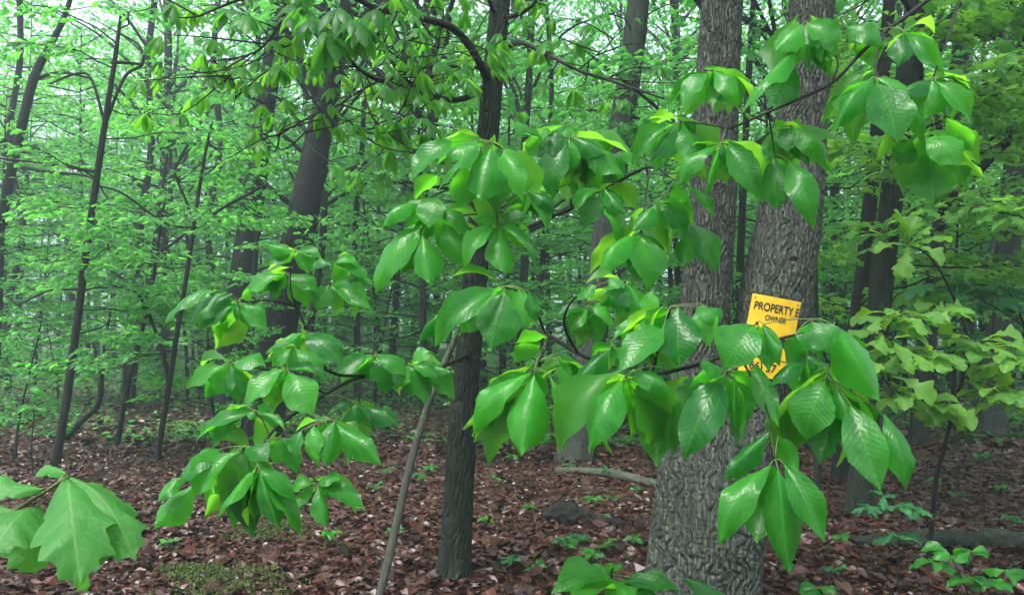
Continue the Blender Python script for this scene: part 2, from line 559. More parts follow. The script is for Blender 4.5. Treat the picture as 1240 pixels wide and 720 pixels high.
# ------------------------------------------------------------------ trunks
def vnoise(u, v, nu, nv, seed):
    """value noise, periodic in u (0..1 over nu cells), v over nv cells"""
    g = np.random.default_rng(seed).random((nv + 2, nu))
    x = u * nu; y = np.clip(v, 0, 0.9999) * nv
    x0 = np.floor(x).astype(int); y0 = np.floor(y).astype(int)
    fx = x - x0; fy = y - y0
    fx = fx * fx * (3 - 2 * fx); fy = fy * fy * (3 - 2 * fy)
    a = g[y0, x0 % nu]; b = g[y0, (x0 + 1) % nu]; c = g[y0 + 1, x0 % nu]; d = g[y0 + 1, (x0 + 1) % nu]
    return (a * (1 - fx) + b * fx) * (1 - fy) + (c * (1 - fx) + d * fx) * fy


def trunk_mesh(mb, path, sides, rows, amp, cell=(0.035, 0.16), flare=0.0, seed=1, lobes=5, knob=None, dense=None):
    """path: rows of x,y,z,r. Bark furrows are real relief of depth amp"""
    S = spline(path, 12)
    seg = np.concatenate([[0], np.cumsum(np.linalg.norm(np.diff(S[:, :3], axis=0), axis=1))])
    s = np.linspace(0, seg[-1], rows)
    if dense:
        k_ = int(rows * .88)
        s = np.concatenate([np.linspace(0, dense, k_, endpoint=False), np.linspace(dense, seg[-1], rows - k_)])
    C = np.stack([np.interp(s, seg, S[:, k]) for k in range(4)], 1)
    P, R = C[:, :3], C[:, 3]
    t = np.gradient(P, axis=0); t /= np.linalg.norm(t, axis=1)[:, None]
    a = np.cross(t, [0, 1.0, 0]); a /= np.linalg.norm(a, axis=1)[:, None]
    b = np.cross(t, a)
    th = np.linspace(0, 1, sides, endpoint=False)
    U, V = np.meshgrid(th, s / seg[-1])
    rm = float(np.mean(R))
    nu = max(6, int(2 * math.pi * rm / cell[0])); nv = max(3, int(seg[-1] / cell[1]))
    phs = U * nu + 1.1 * (vnoise(U, V, max(3, nu // 2), max(2, int(nv * .8)), seed) - .5) * 2 + 0.35 * (vnoise(U, V, nu, nv * 2, seed + 7) - .5) * 2
    tri = 1 - np.abs((phs % 1.0) - .5) * 2                      # 0 in a furrow .. 1 mid-plate... flipped below
    tri = 1 - tri
    plate = np.clip(tri * 2.4, 0, 1)
    plate = plate * plate * (3 - 2 * plate)
    colid = np.floor(phs).astype(int) % 64
    shift = np.random.default_rng(seed + 9).random(64)[colid]
    hv = np.abs(((V * nv * 1.6 + shift * 7 + 0.3 * vnoise(U, V, nu, nv, seed + 8)) % 1.0) - .5) * 2
    hcrack = np.clip((1 - hv) * 9, 0, 1)
    n2 = vnoise(U, V, nu * 3, nv * 6, seed + 1)
    n3 = vnoise(U, V, 5, max(2, int(seg[-1] / 0.6)), seed + 2)
    disp = amp * (plate * (0.6 + 0.4 * hcrack) - 0.6) + amp * 0.5 * (n2 - .5) + rm * 0.07 * (n3 - 0.5)
    rad = R[:, None] + disp
    if flare:
        hgt = (s / max(rm * 4.5, 0.2))[:, None]
        fl = np.exp(-hgt * 1.6)
        rad = rad * (1 + flare * fl * (0.7 + 0.5 * np.cos(2 * math.pi * U * lobes + seed)))
    if knob:
        for ku, ks, kr in knob:
            du = np.minimum(np.abs(U - ku), 1 - np.abs(U - ku)) * 2 * math.pi * rm
            rad = rad + kr * np.exp(-(du ** 2 + (V * seg[-1] - ks) ** 2) / (2 * (kr * 1.3) ** 2))
    vv = P[:, None] + rad[..., None] * (np.cos(2 * math.pi * U)[..., None] * a[:, None] + np.sin(2 * math.pi * U)[..., None] * b[:, None])
    i = np.arange(rows - 1)[:, None] * sides
    j = np.arange(sides)[None]; k = (j + 1) % sides
    mb.raw(vv.reshape(-1, 3), Q=np.stack([i + j, i + k, i + k + sides, i + j + sides], -1).reshape(-1, 4))


def grow_up(path, ztop):
    """carry a trunk on above the frame to height ztop"""
    p = np.array(path)
    if p[-1][2] < ztop:
        d = p[-1][:2] - p[-2][:2]
        d = d / max(np.linalg.norm(d), .3) * .3
        p = np.vstack([p, [p[-1][0] + d[0], p[-1][1] + d[1], (p[-1][2] + ztop) / 2, p[-1][3] * .7], [p[-1][0] + 1.5 * d[0], p[-1][1] + 1.5 * d[1], ztop, .03]])
    return p


def px_path(pts, d, ddep=0.0, sink=0.15):
    """photo pixels (x, y, width px) at depth d -> x,y,z,r rows, first row on the ground (sunk a little)"""
    out = []
    n = len(pts)
    for k, (x, y, w) in enumerate(pts):
        dd = d + ddep * k / max(1, n - 1)
        p = at(x, y, dd)
        out.append([*p, 0.5 * w * dd / FPX * (0.74 if w < 17 else 0.88)])
    g = ground_h(out[0][0], out[0][1])
    p0 = list(out[0])
    if p0[2] > g - sink:
        slope = (np.array(out[1][:3]) - np.array(out[0][:3]))
        k = (p0[2] - (g - sink)) / max(slope[2], 1e-3)
        q = np.array(out[0][:3]) - slope * min(k, 3)
        q[2] = g - sink
        out.insert(0, [*q, p0[3] * 1.06])
    return np.array(out)


# ------------------------------------------------------------------ crown templates
def gen_understory(seed, H, nb, spread, leaf, lean=0.3, first=0.25, per=9, tw=7):
    """slender tree with flat leafy sprays; returns trunk MB and LeafBatch around the origin"""
    r = np.random.default_rng(seed)
    mb, lf = MB(), LeafBatch()
    dx, dy = r.normal(0, lean, 2)
    stem = np.array([[dx * (t ** 1.5) + 0.10 * math.sin(3.1 * t + seed), dy * (t ** 1.5) + 0.08 * math.cos(4 * t + seed), H * t - 0.1] for t in np.linspace(0, 1, 10)])
    r0 = 0.011 * H
    mb.tube(stem, np.linspace(r0, 0.008, 10), 7)
    PP, DD, TT = [], [], []
    for b in range(nb):
        f = first + (1 - first) * (b + r.random()) / nb
        base = np.array([np.interp(f, np.linspace(0, 1, 10), stem[:, k]) for k in range(3)])
        az = b * 2.4 + r.normal(0, 0.4)
        Lb = spread * (1.0 - 0.55 * abs(f - 0.55) * 1.4) * r.uniform(0.7, 1.15)
        t = np.linspace(0, 1, 7)
        rise = r.uniform(0.1, 0.55); bend = r.normal(0, 0.25)
        pts = base + np.stack([np.cos(az + bend * t) * Lb * t, np.sin(az + bend * t) * Lb * t, Lb * (rise * t - (rise * 0.8) * t ** 2) + 0.03 * np.sin(9 * t + b)], 1)
        mb.tube(pts, np.linspace(0.004 * H * 0.6 + .004, 0.003, 7), 4, cap=False)
        for k in range(tw):
            ft = 0.25 + 0.75 * (k + r.random() * .8) / tw
            p = np.array([np.interp(ft, t, pts[:, q]) for q in range(3)])
            side = 1 if k % 2 else -1
            a2 = az + bend * ft + side * r.uniform(0.5, 1.2)
            L2 = Lb * 0.42 * (1.15 - ft * 0.6) * r.uniform(.7, 1.2)
            d2 = np.array([math.cos(a2), math.sin(a2), r.normal(0.02, 0.13)])
            tp = np.array([p, p + d2 * L2 * .5 + [0, 0, .02], p + d2 * L2])
            mb.tube(tp, [0.004, .003, 0.002], 3, cap=False)
            for q in range(per):
                g = (q + r.random()) / per
                pos = p + d2 * L2 * g + r.normal(0, 0.02, 3)
                s2 = 1 if q % 2 else -1
                a3 = a2 + s2 * r.uniform(0.3, 1.1)
                PP.append(pos); DD.append([math.cos(a3), math.sin(a3), r.normal(-0.28, 0.25)]); TT.append(0.25 + .5 * r.random() + .25 * f)
    n = len(PP)
    NN = np.stack([r.normal(0, .38, n), r.normal(0, .38, n), np.ones(n)], 1)
    L = leaf * r.uniform(.65, 1.25, n)
    lf.add(PP, DD, NN, L, L * r.uniform(.5, .72, n), TT, LT2)
    return mb, lf


LTO = (np.array([[0, 0, 0], [-.12, .2, 0], [.12, .2, 0], [-.34, .38, .02], [.34, .38, .02], [-.2, .5, 0], [.2, .5, 0], [-.5, .72, -.03], [.5, .72, -.03], [-.26, .82, 0], [.26, .82, 0], [0, 1.0, -.1], [0, .5, .05]]),
       np.array([[0, 2, 1], [1, 2, 12], [1, 12, 3], [2, 4, 12], [3, 12, 5], [4, 6, 12], [5, 12, 7], [6, 8, 12], [7, 12, 9], [8, 10, 12], [9, 12, 11], [10, 11, 12]]))


def leafy_branch(mb, lf, base, az, Lb, rise, leaf, tw, per, r, tpl=LT2, t0=.3, rad=.010):
    """one side branch with flat leafy twigs, world coordinates"""
    t = np.linspace(0, 1, 8)
    bend = r.normal(0, .3)
    pts = base + np.stack([np.cos(az + bend * t) * Lb * t, np.sin(az + bend * t) * Lb * t, Lb * (rise * t - .8 * rise * t * t) + .04 * np.sin(8 * t + az) * t], 1)
    pts[1:] += r.normal(0, .015 * Lb, (7, 3))
    mb.tube(pts, np.linspace(rad, .002, 8), 5, cap=False)
    PP, DD = [], []
    for k in range(tw):
        ft = .22 + .78 * (k + r.random() * .8) / tw
        p = np.array([np.interp(ft, t, pts[:, q]) for q in range(3)])
        a2 = az + bend * ft + (1 if k % 2 else -1) * r.uniform(.4, 1.2)
        L2 = Lb * .40 * (1.15 - .6 * ft) * r.uniform(.7, 1.2)
        d2 = np.array([math.cos(a2), math.sin(a2), r.normal(.0, .2)])
        mb.tube(np.array([p, p + d2 * L2 * .5 + r.normal(0, .015, 3), p + d2 * L2]), [.003, .0024, .0015], 3, cap=False)
        for q in range(per):
            g_ = (q + r.random()) / per
            a3 = a2 + (1 if q % 2 else -1) * r.uniform(.3, 1.2)
            PP.append(p + d2 * L2 * g_ + r.normal(0, .02, 3)); DD.append([math.cos(a3), math.sin(a3), r.normal(-.35, .3)])
    n = len(PP)
    L = leaf * r.uniform(.65, 1.25, n)
    lf.add(PP, DD, np.stack([r.normal(0, .4, n), r.normal(0, .4, n), np.ones(n)], 1), L, L * r.uniform(.5, .7, n), np.clip(t0 + r.random(n) * .5, 0, 1), tpl)


def gen_canopy(seed, H, base_h, spread, leaf, nclump, per):
    """big-tree crown: limbs carrying ragged clumps of leaves between base_h and H"""
    r = np.random.default_rng(seed)
    mb, lf = MB(), LeafBatch()
    PP, DD, TT = [], [], []
    for c in range(nclump):
        h = base_h + (H - base_h) * r.random() ** 0.9
        f = (h - base_h) / (H - base_h)
        rad = spread * (0.35 + 0.65 * math.sin(math.pi * min(1, 0.18 + 0.75 * f))) * math.sqrt(r.random())
        az = r.random() * 6.283
        ce = np.array([math.cos(az) * rad, math.sin(az) * rad, h])
        st = np.array([0, 0, max(base_h * 0.8, h - rad * 0.7 - 0.6)])
        mid = (st + ce) / 2 + np.array([0, 0, .25 * rad]) * r.uniform(0, 1) + r.normal(0, .15, 3)
        mb.tube(spline([st, mid, ce], 4), np.linspace(0.03 + 0.012 * rad, 0.01, 9), 4, cap=False)
        sz = spread * r.uniform(.16, .34)
        p = r.normal(0, 1, (per, 3)) * [sz, sz, sz * .42] + ce
        PP.append(p)
        a = r.random(per) * 6.283
        DD.append(np.stack([np.cos(a), np.sin(a), r.normal(-.45, .35, per)], 1))
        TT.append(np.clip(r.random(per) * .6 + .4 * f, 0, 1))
    PP = np.vstack(PP); DD = np.vstack(DD); n = len(PP)
    NN = np.stack([r.normal(0, .5, n), r.normal(0, .5, n), np.ones(n)], 1)
    L = leaf * r.uniform(.6, 1.3, n)
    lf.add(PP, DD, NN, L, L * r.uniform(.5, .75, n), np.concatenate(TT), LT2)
    return mb, lf


UND = []
for k, (H, nb, spr, leaf, per, tw) in enumerate([(5.2, 20, 2.0, .125, 10, 8), (6.5, 24, 2.4, .135, 10, 8), (4.0, 17, 1.7, .115, 10, 8), (7.5, 26, 2.6, .14, 10, 8), (2.6, 13, 1.2, .105, 9, 7), (8.5, 30, 2.4, .14, 9, 8)]):
    mb, lf = gen_understory(100 + k, H, nb, spr, leaf, per=per, tw=tw, first=0.18 if k != 5 else .3)
    UND.append((mb.mesh("understory_stem", M_SAPB), lf.mesh("understory_leaves", M_FOL), H))
CAN = []
for k, (H, bh, spr, ncl, per) in enumerate([(19, 6.5, 4.0, 34, 90), (22, 8, 4.6, 36, 90), (16, 5.0, 3.4, 30, 90), (20, 9.5, 4.0, 30, 90)]):
    mb, lf = gen_canopy(200 + k, H, bh, spr, .20, ncl, per)
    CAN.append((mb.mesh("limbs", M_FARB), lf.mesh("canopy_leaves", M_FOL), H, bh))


def add_canopy(root, kind, offset, s=1.0, rz=0.0):
    lm, cm, H, bh = CAN[kind]
    for nm, me in (("limbs", lm), ("crown", cm)):
        o = link(nm, me, root, offset)
        o.rotation_euler = (0, 0, rz)
        o.scale = (s, s, s)


# ------------------------------------------------------------------ twin oak with the yellow notice
OD = 4.3
base_o = gp(850, 757)
OAK_LABEL = "stout oak forking low into two furrowed grey trunks, a yellow notice nailed to one"
oak = thing("oak_tree", base_o, OAK_LABEL, "tree")
OD = base_o[1] / (FW[1]) * 1.0
OD = float((base_o - CAM).dot(FW))
mbA = MB()
pa = px_path([(850, 760, 156), (852, 700, 148), (860, 620, 150), (862, 560, 138), (853, 480, 98), (852, 420, 72), (855, 350, 64), (862, 250, 60), (868, 120, 55), (874, 0, 52), (882, -160, 50), (890, -420, 40), (898, -800, 22)], OD)
pa = grow_up(pa, 17)
trunk_mesh(mbA, pa, 260, 620, 0.014, (0.026, 0.070), 0.22, 11, 6, dense=3.9, knob=[(0.72, 2.15, .035), (.30, 2.6, .03)])
link("trunk", mbA.mesh("oak_trunk", M_OAKB, base_o), oak)
mbB = MB()
pb = np.array([[*at(x, y, d), .5 * w * d / FPX] for x, y, w, d in [(868, 640, 118, OD + .02), (885, 560, 108, OD + .03), (908, 490, 92, OD + .05), (928, 430, 84, OD + .06), (941, 350, 82, OD + .08), (956, 260, 72, OD + .1), (966, 180, 62, OD + .12), (976, 80, 54, OD + .14), (984, 0, 50, OD + .15), (1000, -160, 44, OD + .2), (1020, -420, 36, OD + .2), (1040, -800, 20, OD + .2)]])
pb = grow_up(pb, 15)
trunk_mesh(mbB, pb, 200, 520, 0.014, (0.026, 0.070), 0.0, 23, dense=3.4, knob=[(0.74, 1.7, .03)])
link("trunk", mbB.mesh("oak_trunk", M_OAKB, base_o), oak)
for k, (p, q, s_) in enumerate([(pa, 1, 1.0), (pb, 3, .95)]):
    add_canopy(oak, q, (p[-1][0] - base_o[0], p[-1][1] - base_o[1], 0), s_, k * 1.3)

# yellow notice
M_YEL = mat_plain("yellow_sign", (0.50, 0.33, 0.008), 0.5, 0.28, 14)
M_BLK = mat_plain("black_print_and_shade", (0.008, 0.008, 0.008), 0.5, 0.1, 6)
M_RUST = mat_plain("rust_stain", (0.30, 0.07, 0.02), 0.7, 0.3, 40)
SDP = OD - 0.245
so_ = at(933, 407, SDP)
sign = thing("notice_sign", so_, "yellow notice with black lettering reading PROPERTY, nailed to the forked oak", "sign")
SC = SDP / FPX * 0.95
ang = math.radians(11.0)
sign.rotation_euler = (math.radians(90 + 2), ang, math.radians(-4))


def plate(x0, x1, y0, y1, z, th, bend=0.0):
    """plate in sign space: x right, y up, z toward the viewer, slightly bowed"""
    n = 10
    V, Q = [], []
    for zz in (z, z - th):
        for a in range(n + 1):
            x = x0 + (x1 - x0) * a / n
            for y in (y0, y1):
                V.append((x * SC, y * SC, zz - bend * (x / 32.0) ** 2))
    m = 2 * (n + 1)
    for a in range(n):
        i0 = a * 2
        Q += [(i0, i0 + 2, i0 + 3, i0 + 1), (m + i0 + 1, m + i0 + 3, m + i0 + 2, m + i0), (i0, m + i0, m + i0 + 2, i0 + 2), (i0 + 1, i0 + 3, m + i0 + 3, m + i0 + 1)]
    Q += [(0, 1, m + 1, m), (2 * n, m + 2 * n, m + 2 * n + 1, 2 * n + 1)]
    return np.array(V), np.array(Q)


mb = MB(); V, Q = plate(-31, 31, -53, 50, 0, 0.002, 0.02); mb.raw(V, Q=Q)
link("panel", mb.mesh("panel", M_YEL, smooth=False), sign)
for (x0, x1, y0, y1) in [(-31, 31, -12, 0), (-31, 31, -29.5, -28.3)]:
    mb = MB(); V, Q = plate(x0, x1, y0, y1, 0.0012, 0.0006, 0.02); mb.raw(V, Q=Q)
    link("shade_and_print_band", mb.mesh("shade_and_print_band", M_BLK, smooth=False), sign)


def lettering(txt, x, y, size, width, mat, z=0.0022, name="lettering"):
    cu = bpy.data.curves.new("lettering", 'FONT')
    cu.body = txt
    cu.size = size * SC
    cu.align_x = 'LEFT'
    cu.offset = size * SC * 0.018
    cu.extrude = 0.0003
    ob = bpy.data.objects.new("tmp_text", cu)
    COL.objects.link(ob)
    dg = bpy.context.evaluated_depsgraph_get()
    me = bpy.data.meshes.new_from_object(ob.evaluated_get(dg))
    bpy.data.objects.remove(ob)
    bpy.data.curves.remove(cu)
    co = np.zeros(len(me.vertices) * 3, np.float32)
    me.vertices.foreach_get("co", co)
    co = co.reshape(-1, 3)
    co[:, 0] = (co[:, 0] - co[:, 0].min()) * (width * SC / (co[:, 0].max() - co[:, 0].min())) + x * SC
    co[:, 1] = co[:, 1] + y * SC
    co[:, 2] += z - 0.02 * (co[:, 0] / SC / 32.0) ** 2
    me.vertices.foreach_set("co", co.ravel())
    me.materials.clear()
    me.materials.append(mat)
    return link(name, me, sign)


lettering("PROPERTY E", -26.5, 31, 14.5, 57, M_BLK)
lettering("OWNER", -11, 19.5, 9.5, 27, M_BLK)
lettering("IO", -10, -10, 10, 9, M_YEL)
lettering("SHELO", -13, -25, 10, 24, M_BLK)
lettering("66) 57", -19, -45, 15, 34, M_BLK)
for (x, y) in [(24, 30.5), (-27, 46), (27, 46)]:
    mb = MB()
    c = np.array([x * SC, y * SC, -0.02 * (x / 32.0) ** 2])
    mb.tube([c + [0, 0, -.05], c + [0, 0, .0028], c + [0, 0, .0045]], [.0022, .0045, .003], 8)
    link("nail", mb.mesh("nail", M_RUST), sign)

# ------------------------------------------------------------------ leaf blades (single leaves as objects)
def blade_mesh(name, mat, prof, ns, nu, bend, cross, twist, seed, shear=0.0, rough=0.0, bite=False):
    """leaf blade: x -.5...5 across, y 0..1 along, z lift. prof = (s, halfwidth 0..1) points"""
    r = np.random.default_rng(seed)
    ss = np.linspace(0, 1, ns + 1)
    hw = np.interp(ss, [p[0] for p in prof], [p[1] for p in prof]) * 0.5
    wave = r.random(2) * 6.28
    V = []
    for s, h in zip(ss, hw):
        z0 = bend * 4 * s * (1 - s) - 0.10 * abs(bend) * s * s
        tw = twist * (s - .3)
        for u in np.linspace(-1, 1, 2 * nu + 1):
            hh = h
            if bite and u > 0.5 and 0.62 < s < 0.78:
                hh = h * 0.72
            e = 1 + (rough * r.normal() if abs(u) == 1 else 0)
            x = u * hh * e
            z = z0 + cross * abs(u) ** 1.6 * h * 1.2 + 0.030 * math.sin(9 * s + wave[0] + u * 2.2) * abs(u) + 0.022 * math.sin(19 * s + wave[1] + 1.5 * u) * u * u - (0.10 * max(0.0, s - .72) * 3 if seed % 3 == 0 else 0.0)
            V.append((x * math.cos(tw) - z * 0.0, s + shear * abs(u) * hh - 0.0, z + x * math.sin(tw)))
    w = 2 * nu + 1
    i = np.arange(ns)[:, None] * w + np.arange(w - 1)[None]
    Q = np.stack([i, i + 1, i + 1 + w, i + w], -1).reshape(-1, 4)
    return quick_mesh(name, np.array(V), [Q], mat)


PROF_H = [(0, .03), (.06, .14), (.15, .36), (.28, .68), (.42, .92), (.55, 1.0), (.67, .92), (.78, .68), (.86, .42), (.92, .22), (.96, .10), (1, .01)]
PROF_N = [(0, .03), (.08, .22), (.2, .55), (.35, .86), (.5, 1.0), (.63, .93), (.77, .66), (.9, .28), (1, .01)]
PROF_R = [(0, .03), (.06, .22), (.15, .52), (.3, .86), (.47, 1.0), (.64, .95), (.77, .74), (.87, .42), (.93, .2), (.97, .09), (1, .01)]
# lobed leaves: rounded lobes (white oak) and pointed lobes (red oak)
PROF_WO = [(0, .03), (.08, .07), (.14, .22), (.20, .34), (.25, .26), (.29, .24), (.36, .52), (.43, .62), (.48, .44), (.52, .40), (.60, .84), (.68, .98), (.73, .72), (.77, .62), (.83, .72), (.90, .60), (.96, .36), (1, .02)]
PROF_RO = [(0, .03), (.05, .20), (.12, .46), (.20, .66), (.24, .62), (.30, .60), (.37, .80), (.46, 1.0), (.50, .86), (.56, .68), (.63, .74), (.70, .84), (.73, .66), (.79, .44), (.86, .46), (.89, .30), (.94, .14), (1, .01)]
PROF_MA = [(0, .1), (.04, .42), (.12, .80), (.17, .62), (.26, .54), (.38, .82), (.50, 1.0), (.53, .70), (.60, .46), (.70, .50), (.80, .40), (.90, .2), (1, .01)]

HB = []
for k in range(14):
    prof = [PROF_H, PROF_N, PROF_N, PROF_R, PROF_H][k % 5]
    HB.append(blade_mesh("hickory_leaflet", M_HICK, prof, 14, 3, [0.05, 0.10, 0.16, 0.22, 0.08, 0.13, 0.19][k % 7], [-.22, .16, -.34, .10, -.12, -.40, .22][(k * 3) % 7],
                         [-.5, .25, 0.6, -.15, .4][k % 5], 300 + k, 0.0, 0.03, k in (3, 9)))
RB = [blade_mesh("red_oak_leaf", M_OAKL, PROF_RO, 36, 3, b, c, t, 330 + k, 0.35, 0.02) for k, (b, c, t) in enumerate([(.12, -.22, .1), (.2, -.3, -.3), (.08, -.15, .35)])]
WB = [blade_mesh("white_oak_leaf", M_WOAK, PROF_WO, 30, 2, b, c, t, 340 + k, 0.18, 0.02) for k, (b, c, t) in enumerate([(.10, -.2, .2), (.18, .18, -.4), (.06, -.3, .4), (.14, .1, 0)])]
MBL = [blade_mesh("maple_leaf", M_MAPL, PROF_MA, 30, 2, b, c, t, 350 + k, 0.3, 0.02) for k, (b, c, t) in enumerate([(.10, -.2, .2), (.16, .1, -.3), (.06, -.3, .3)])]


def put_blade(name, me, parent, origin, B, T, width, hint):
    """leaf from base B to tip T (world), blade facing hint as far as the chord allows"""
    B, T = np.asarray(B, float), np.asarray(T, float)
    c = T - B
    L = np.linalg.norm(c)
    c = c / L
    n = hint - hint.dot(c) * c
    n = unit(n)
    s = np.cross(c, n)
    o = link(name, me, parent)
    M = Matrix(((s[0] * width, c[0] * L, n[0] * L, B[0] - origin[0]),
                (s[1] * width, c[1] * L, n[1] * L, B[1] - origin[1]),
                (s[2] * width, c[2] * L, n[2] * L, B[2] - origin[2]),
                (0, 0, 0, 1)))
    o.matrix_basis = M
    return o


# ------------------------------------------------------------------ the hickory in the middle, with its long low branches
base_h = gp(549, 699)
HD = float((base_h - CAM).dot(FW))
hick = thing("hickory_tree", base_h, "slim dark hickory trunk carrying the big drooping leaves of the low branches", "tree")
mb = MB()
ph_ = px_path([(548, 702, 52), (550, 680, 44), (553, 640, 40), (561, 500, 37), (568, 420, 33), (575, 340, 31), (590, 170, 29), (597, 90, 27), (606, 0, 26), (615, -120, 24), (624, -300, 20), (640, -520, 12)], HD)
trunk_mesh(mb, ph_, 130, 520, 0.012, (0.024, 0.10), 0.28, 41, 5)
link("trunk", mb.mesh("hickory_trunk", M_HICKB, base_h), hick)


def nearest(P, lines):
    best = None
    for S in lines:
        dd = np.linalg.norm(S[:, :3] - P, axis=1)
        k = int(dd.argmin())
        if best is None or dd[k] < best[0]:
            best = (dd[k], S[k, :3])
    return best[1]


def px_line(pts, n=8):
    """[(x, y, depth, radius)] -> smooth world polyline with radius"""
    return spline([[*at(x, y, d), r] for x, y, d, r in pts], n)


BR = {
    'L': [[(571, 428, HD, .018), (530, 445, 4.4, .016), (475, 447, 3.5, .013), (430, 458, 2.95, .010), (395, 477, 2.55, .009), (362, 497, 2.3, .007), (335, 517, 2.12, .006), (313, 545, 2.02, .004)],
          [(440, 455, 3.05, .009), (405, 452, 2.75, .007), (383, 430, 2.65, .006), (370, 398, 2.6, .006), (358, 372, 2.6, .005), (325, 364, 2.55, .004), (292, 366, 2.5, .003)],
          [(370, 398, 2.6, .005), (385, 372, 2.6, .004), (400, 345, 2.6, .003)],
          [(358, 372, 2.6, .004), (352, 350, 2.55, .003), (352, 318, 2.5, .002)],
          [(404, 452, 2.75, .005), (375, 440, 2.5, .004), (356, 432, 2.4, .003)],
          [(395, 477, 2.55, .005), (345, 452, 2.4, .004), (285, 442, 2.3, .003)],
          [(470, 447, 3.4, .007), (458, 435, 3.1, .005), (495, 442, 3.0, .003)],
          [(362, 497, 2.3, .005), (385, 507, 2.1, .004), (402, 510, 2.0, .003)],
          [(340, 512, 2.15, .005), (360, 555, 2.05, .004), (384, 583, 2.0, .003)],
          [(563, 352, HD, .010), (530, 385, 4.7, .008), (500, 405, 4.2, .006), (460, 413, 3.6, .004), (452, 424, 3.1, .003)]],
    'C': [[(580, 295, HD, .018), (620, 283, 4.3, .015), (668, 262, 3.4, .012), (692, 252, 3.0, .010), (745, 222, 2.75, .008), (787, 202, 2.6, .006), (812, 215, 2.5, .004)],
          [(670, 261, 3.3, .009), (660, 242, 2.9, .007), (642, 225, 2.7, .006), (630, 195, 2.5, .005), (598, 174, 2.35, .003)],
          [(642, 225, 2.7, .006), (600, 255, 2.5, .004), (530, 262, 2.45, .003)],
          [(600, 255, 2.5, .004), (604, 272, 2.4, .003)],
          [(692, 252, 3.0, .006), (690, 210, 2.7, .004), (690, 168, 2.6, .003)],
          [(745, 222, 2.75, .006), (732, 228, 2.6, .003)],
          [(787, 202, 2.6, .004), (780, 250, 2.5, .003), (776, 282, 2.45, .003)]],
    'D': [[(575, 396, HD, .018), (615, 397, 4.3, .016), (655, 402, 3.2, .012), (705, 430, 2.65, .010), (745, 443, 2.3, .008), (790, 452, 2.05, .007), (850, 440, 1.9, .006), (890, 425, 1.82, .005), (935, 412, 1.78, .005), (985, 405, 1.75, .004), (1003, 440, 1.74, .003)],
          [(660, 403, 3.1, .007), (650, 380, 2.6, .005), (630, 355, 2.3, .004), (612, 348, 2.2, .003)],
          [(672, 412, 2.9, .006), (663, 420, 2.4, .004), (648, 444, 2.15, .003)],
          [(700, 428, 2.7, .006), (683, 392, 2.4, .005), (700, 358, 2.25, .004), (758, 340, 2.2, .003)],
          [(790, 452, 2.05, .005), (800, 410, 1.98, .004), (812, 373, 1.92, .003)],
          [(890, 425, 1.82, .004), (905, 402, 1.78, .003), (917, 391, 1.75, .003)],
          [(890, 425, 1.82, .005), (908, 452, 1.78, .004), (930, 500, 1.72, .003), (938, 556, 1.7, .003)]],
}
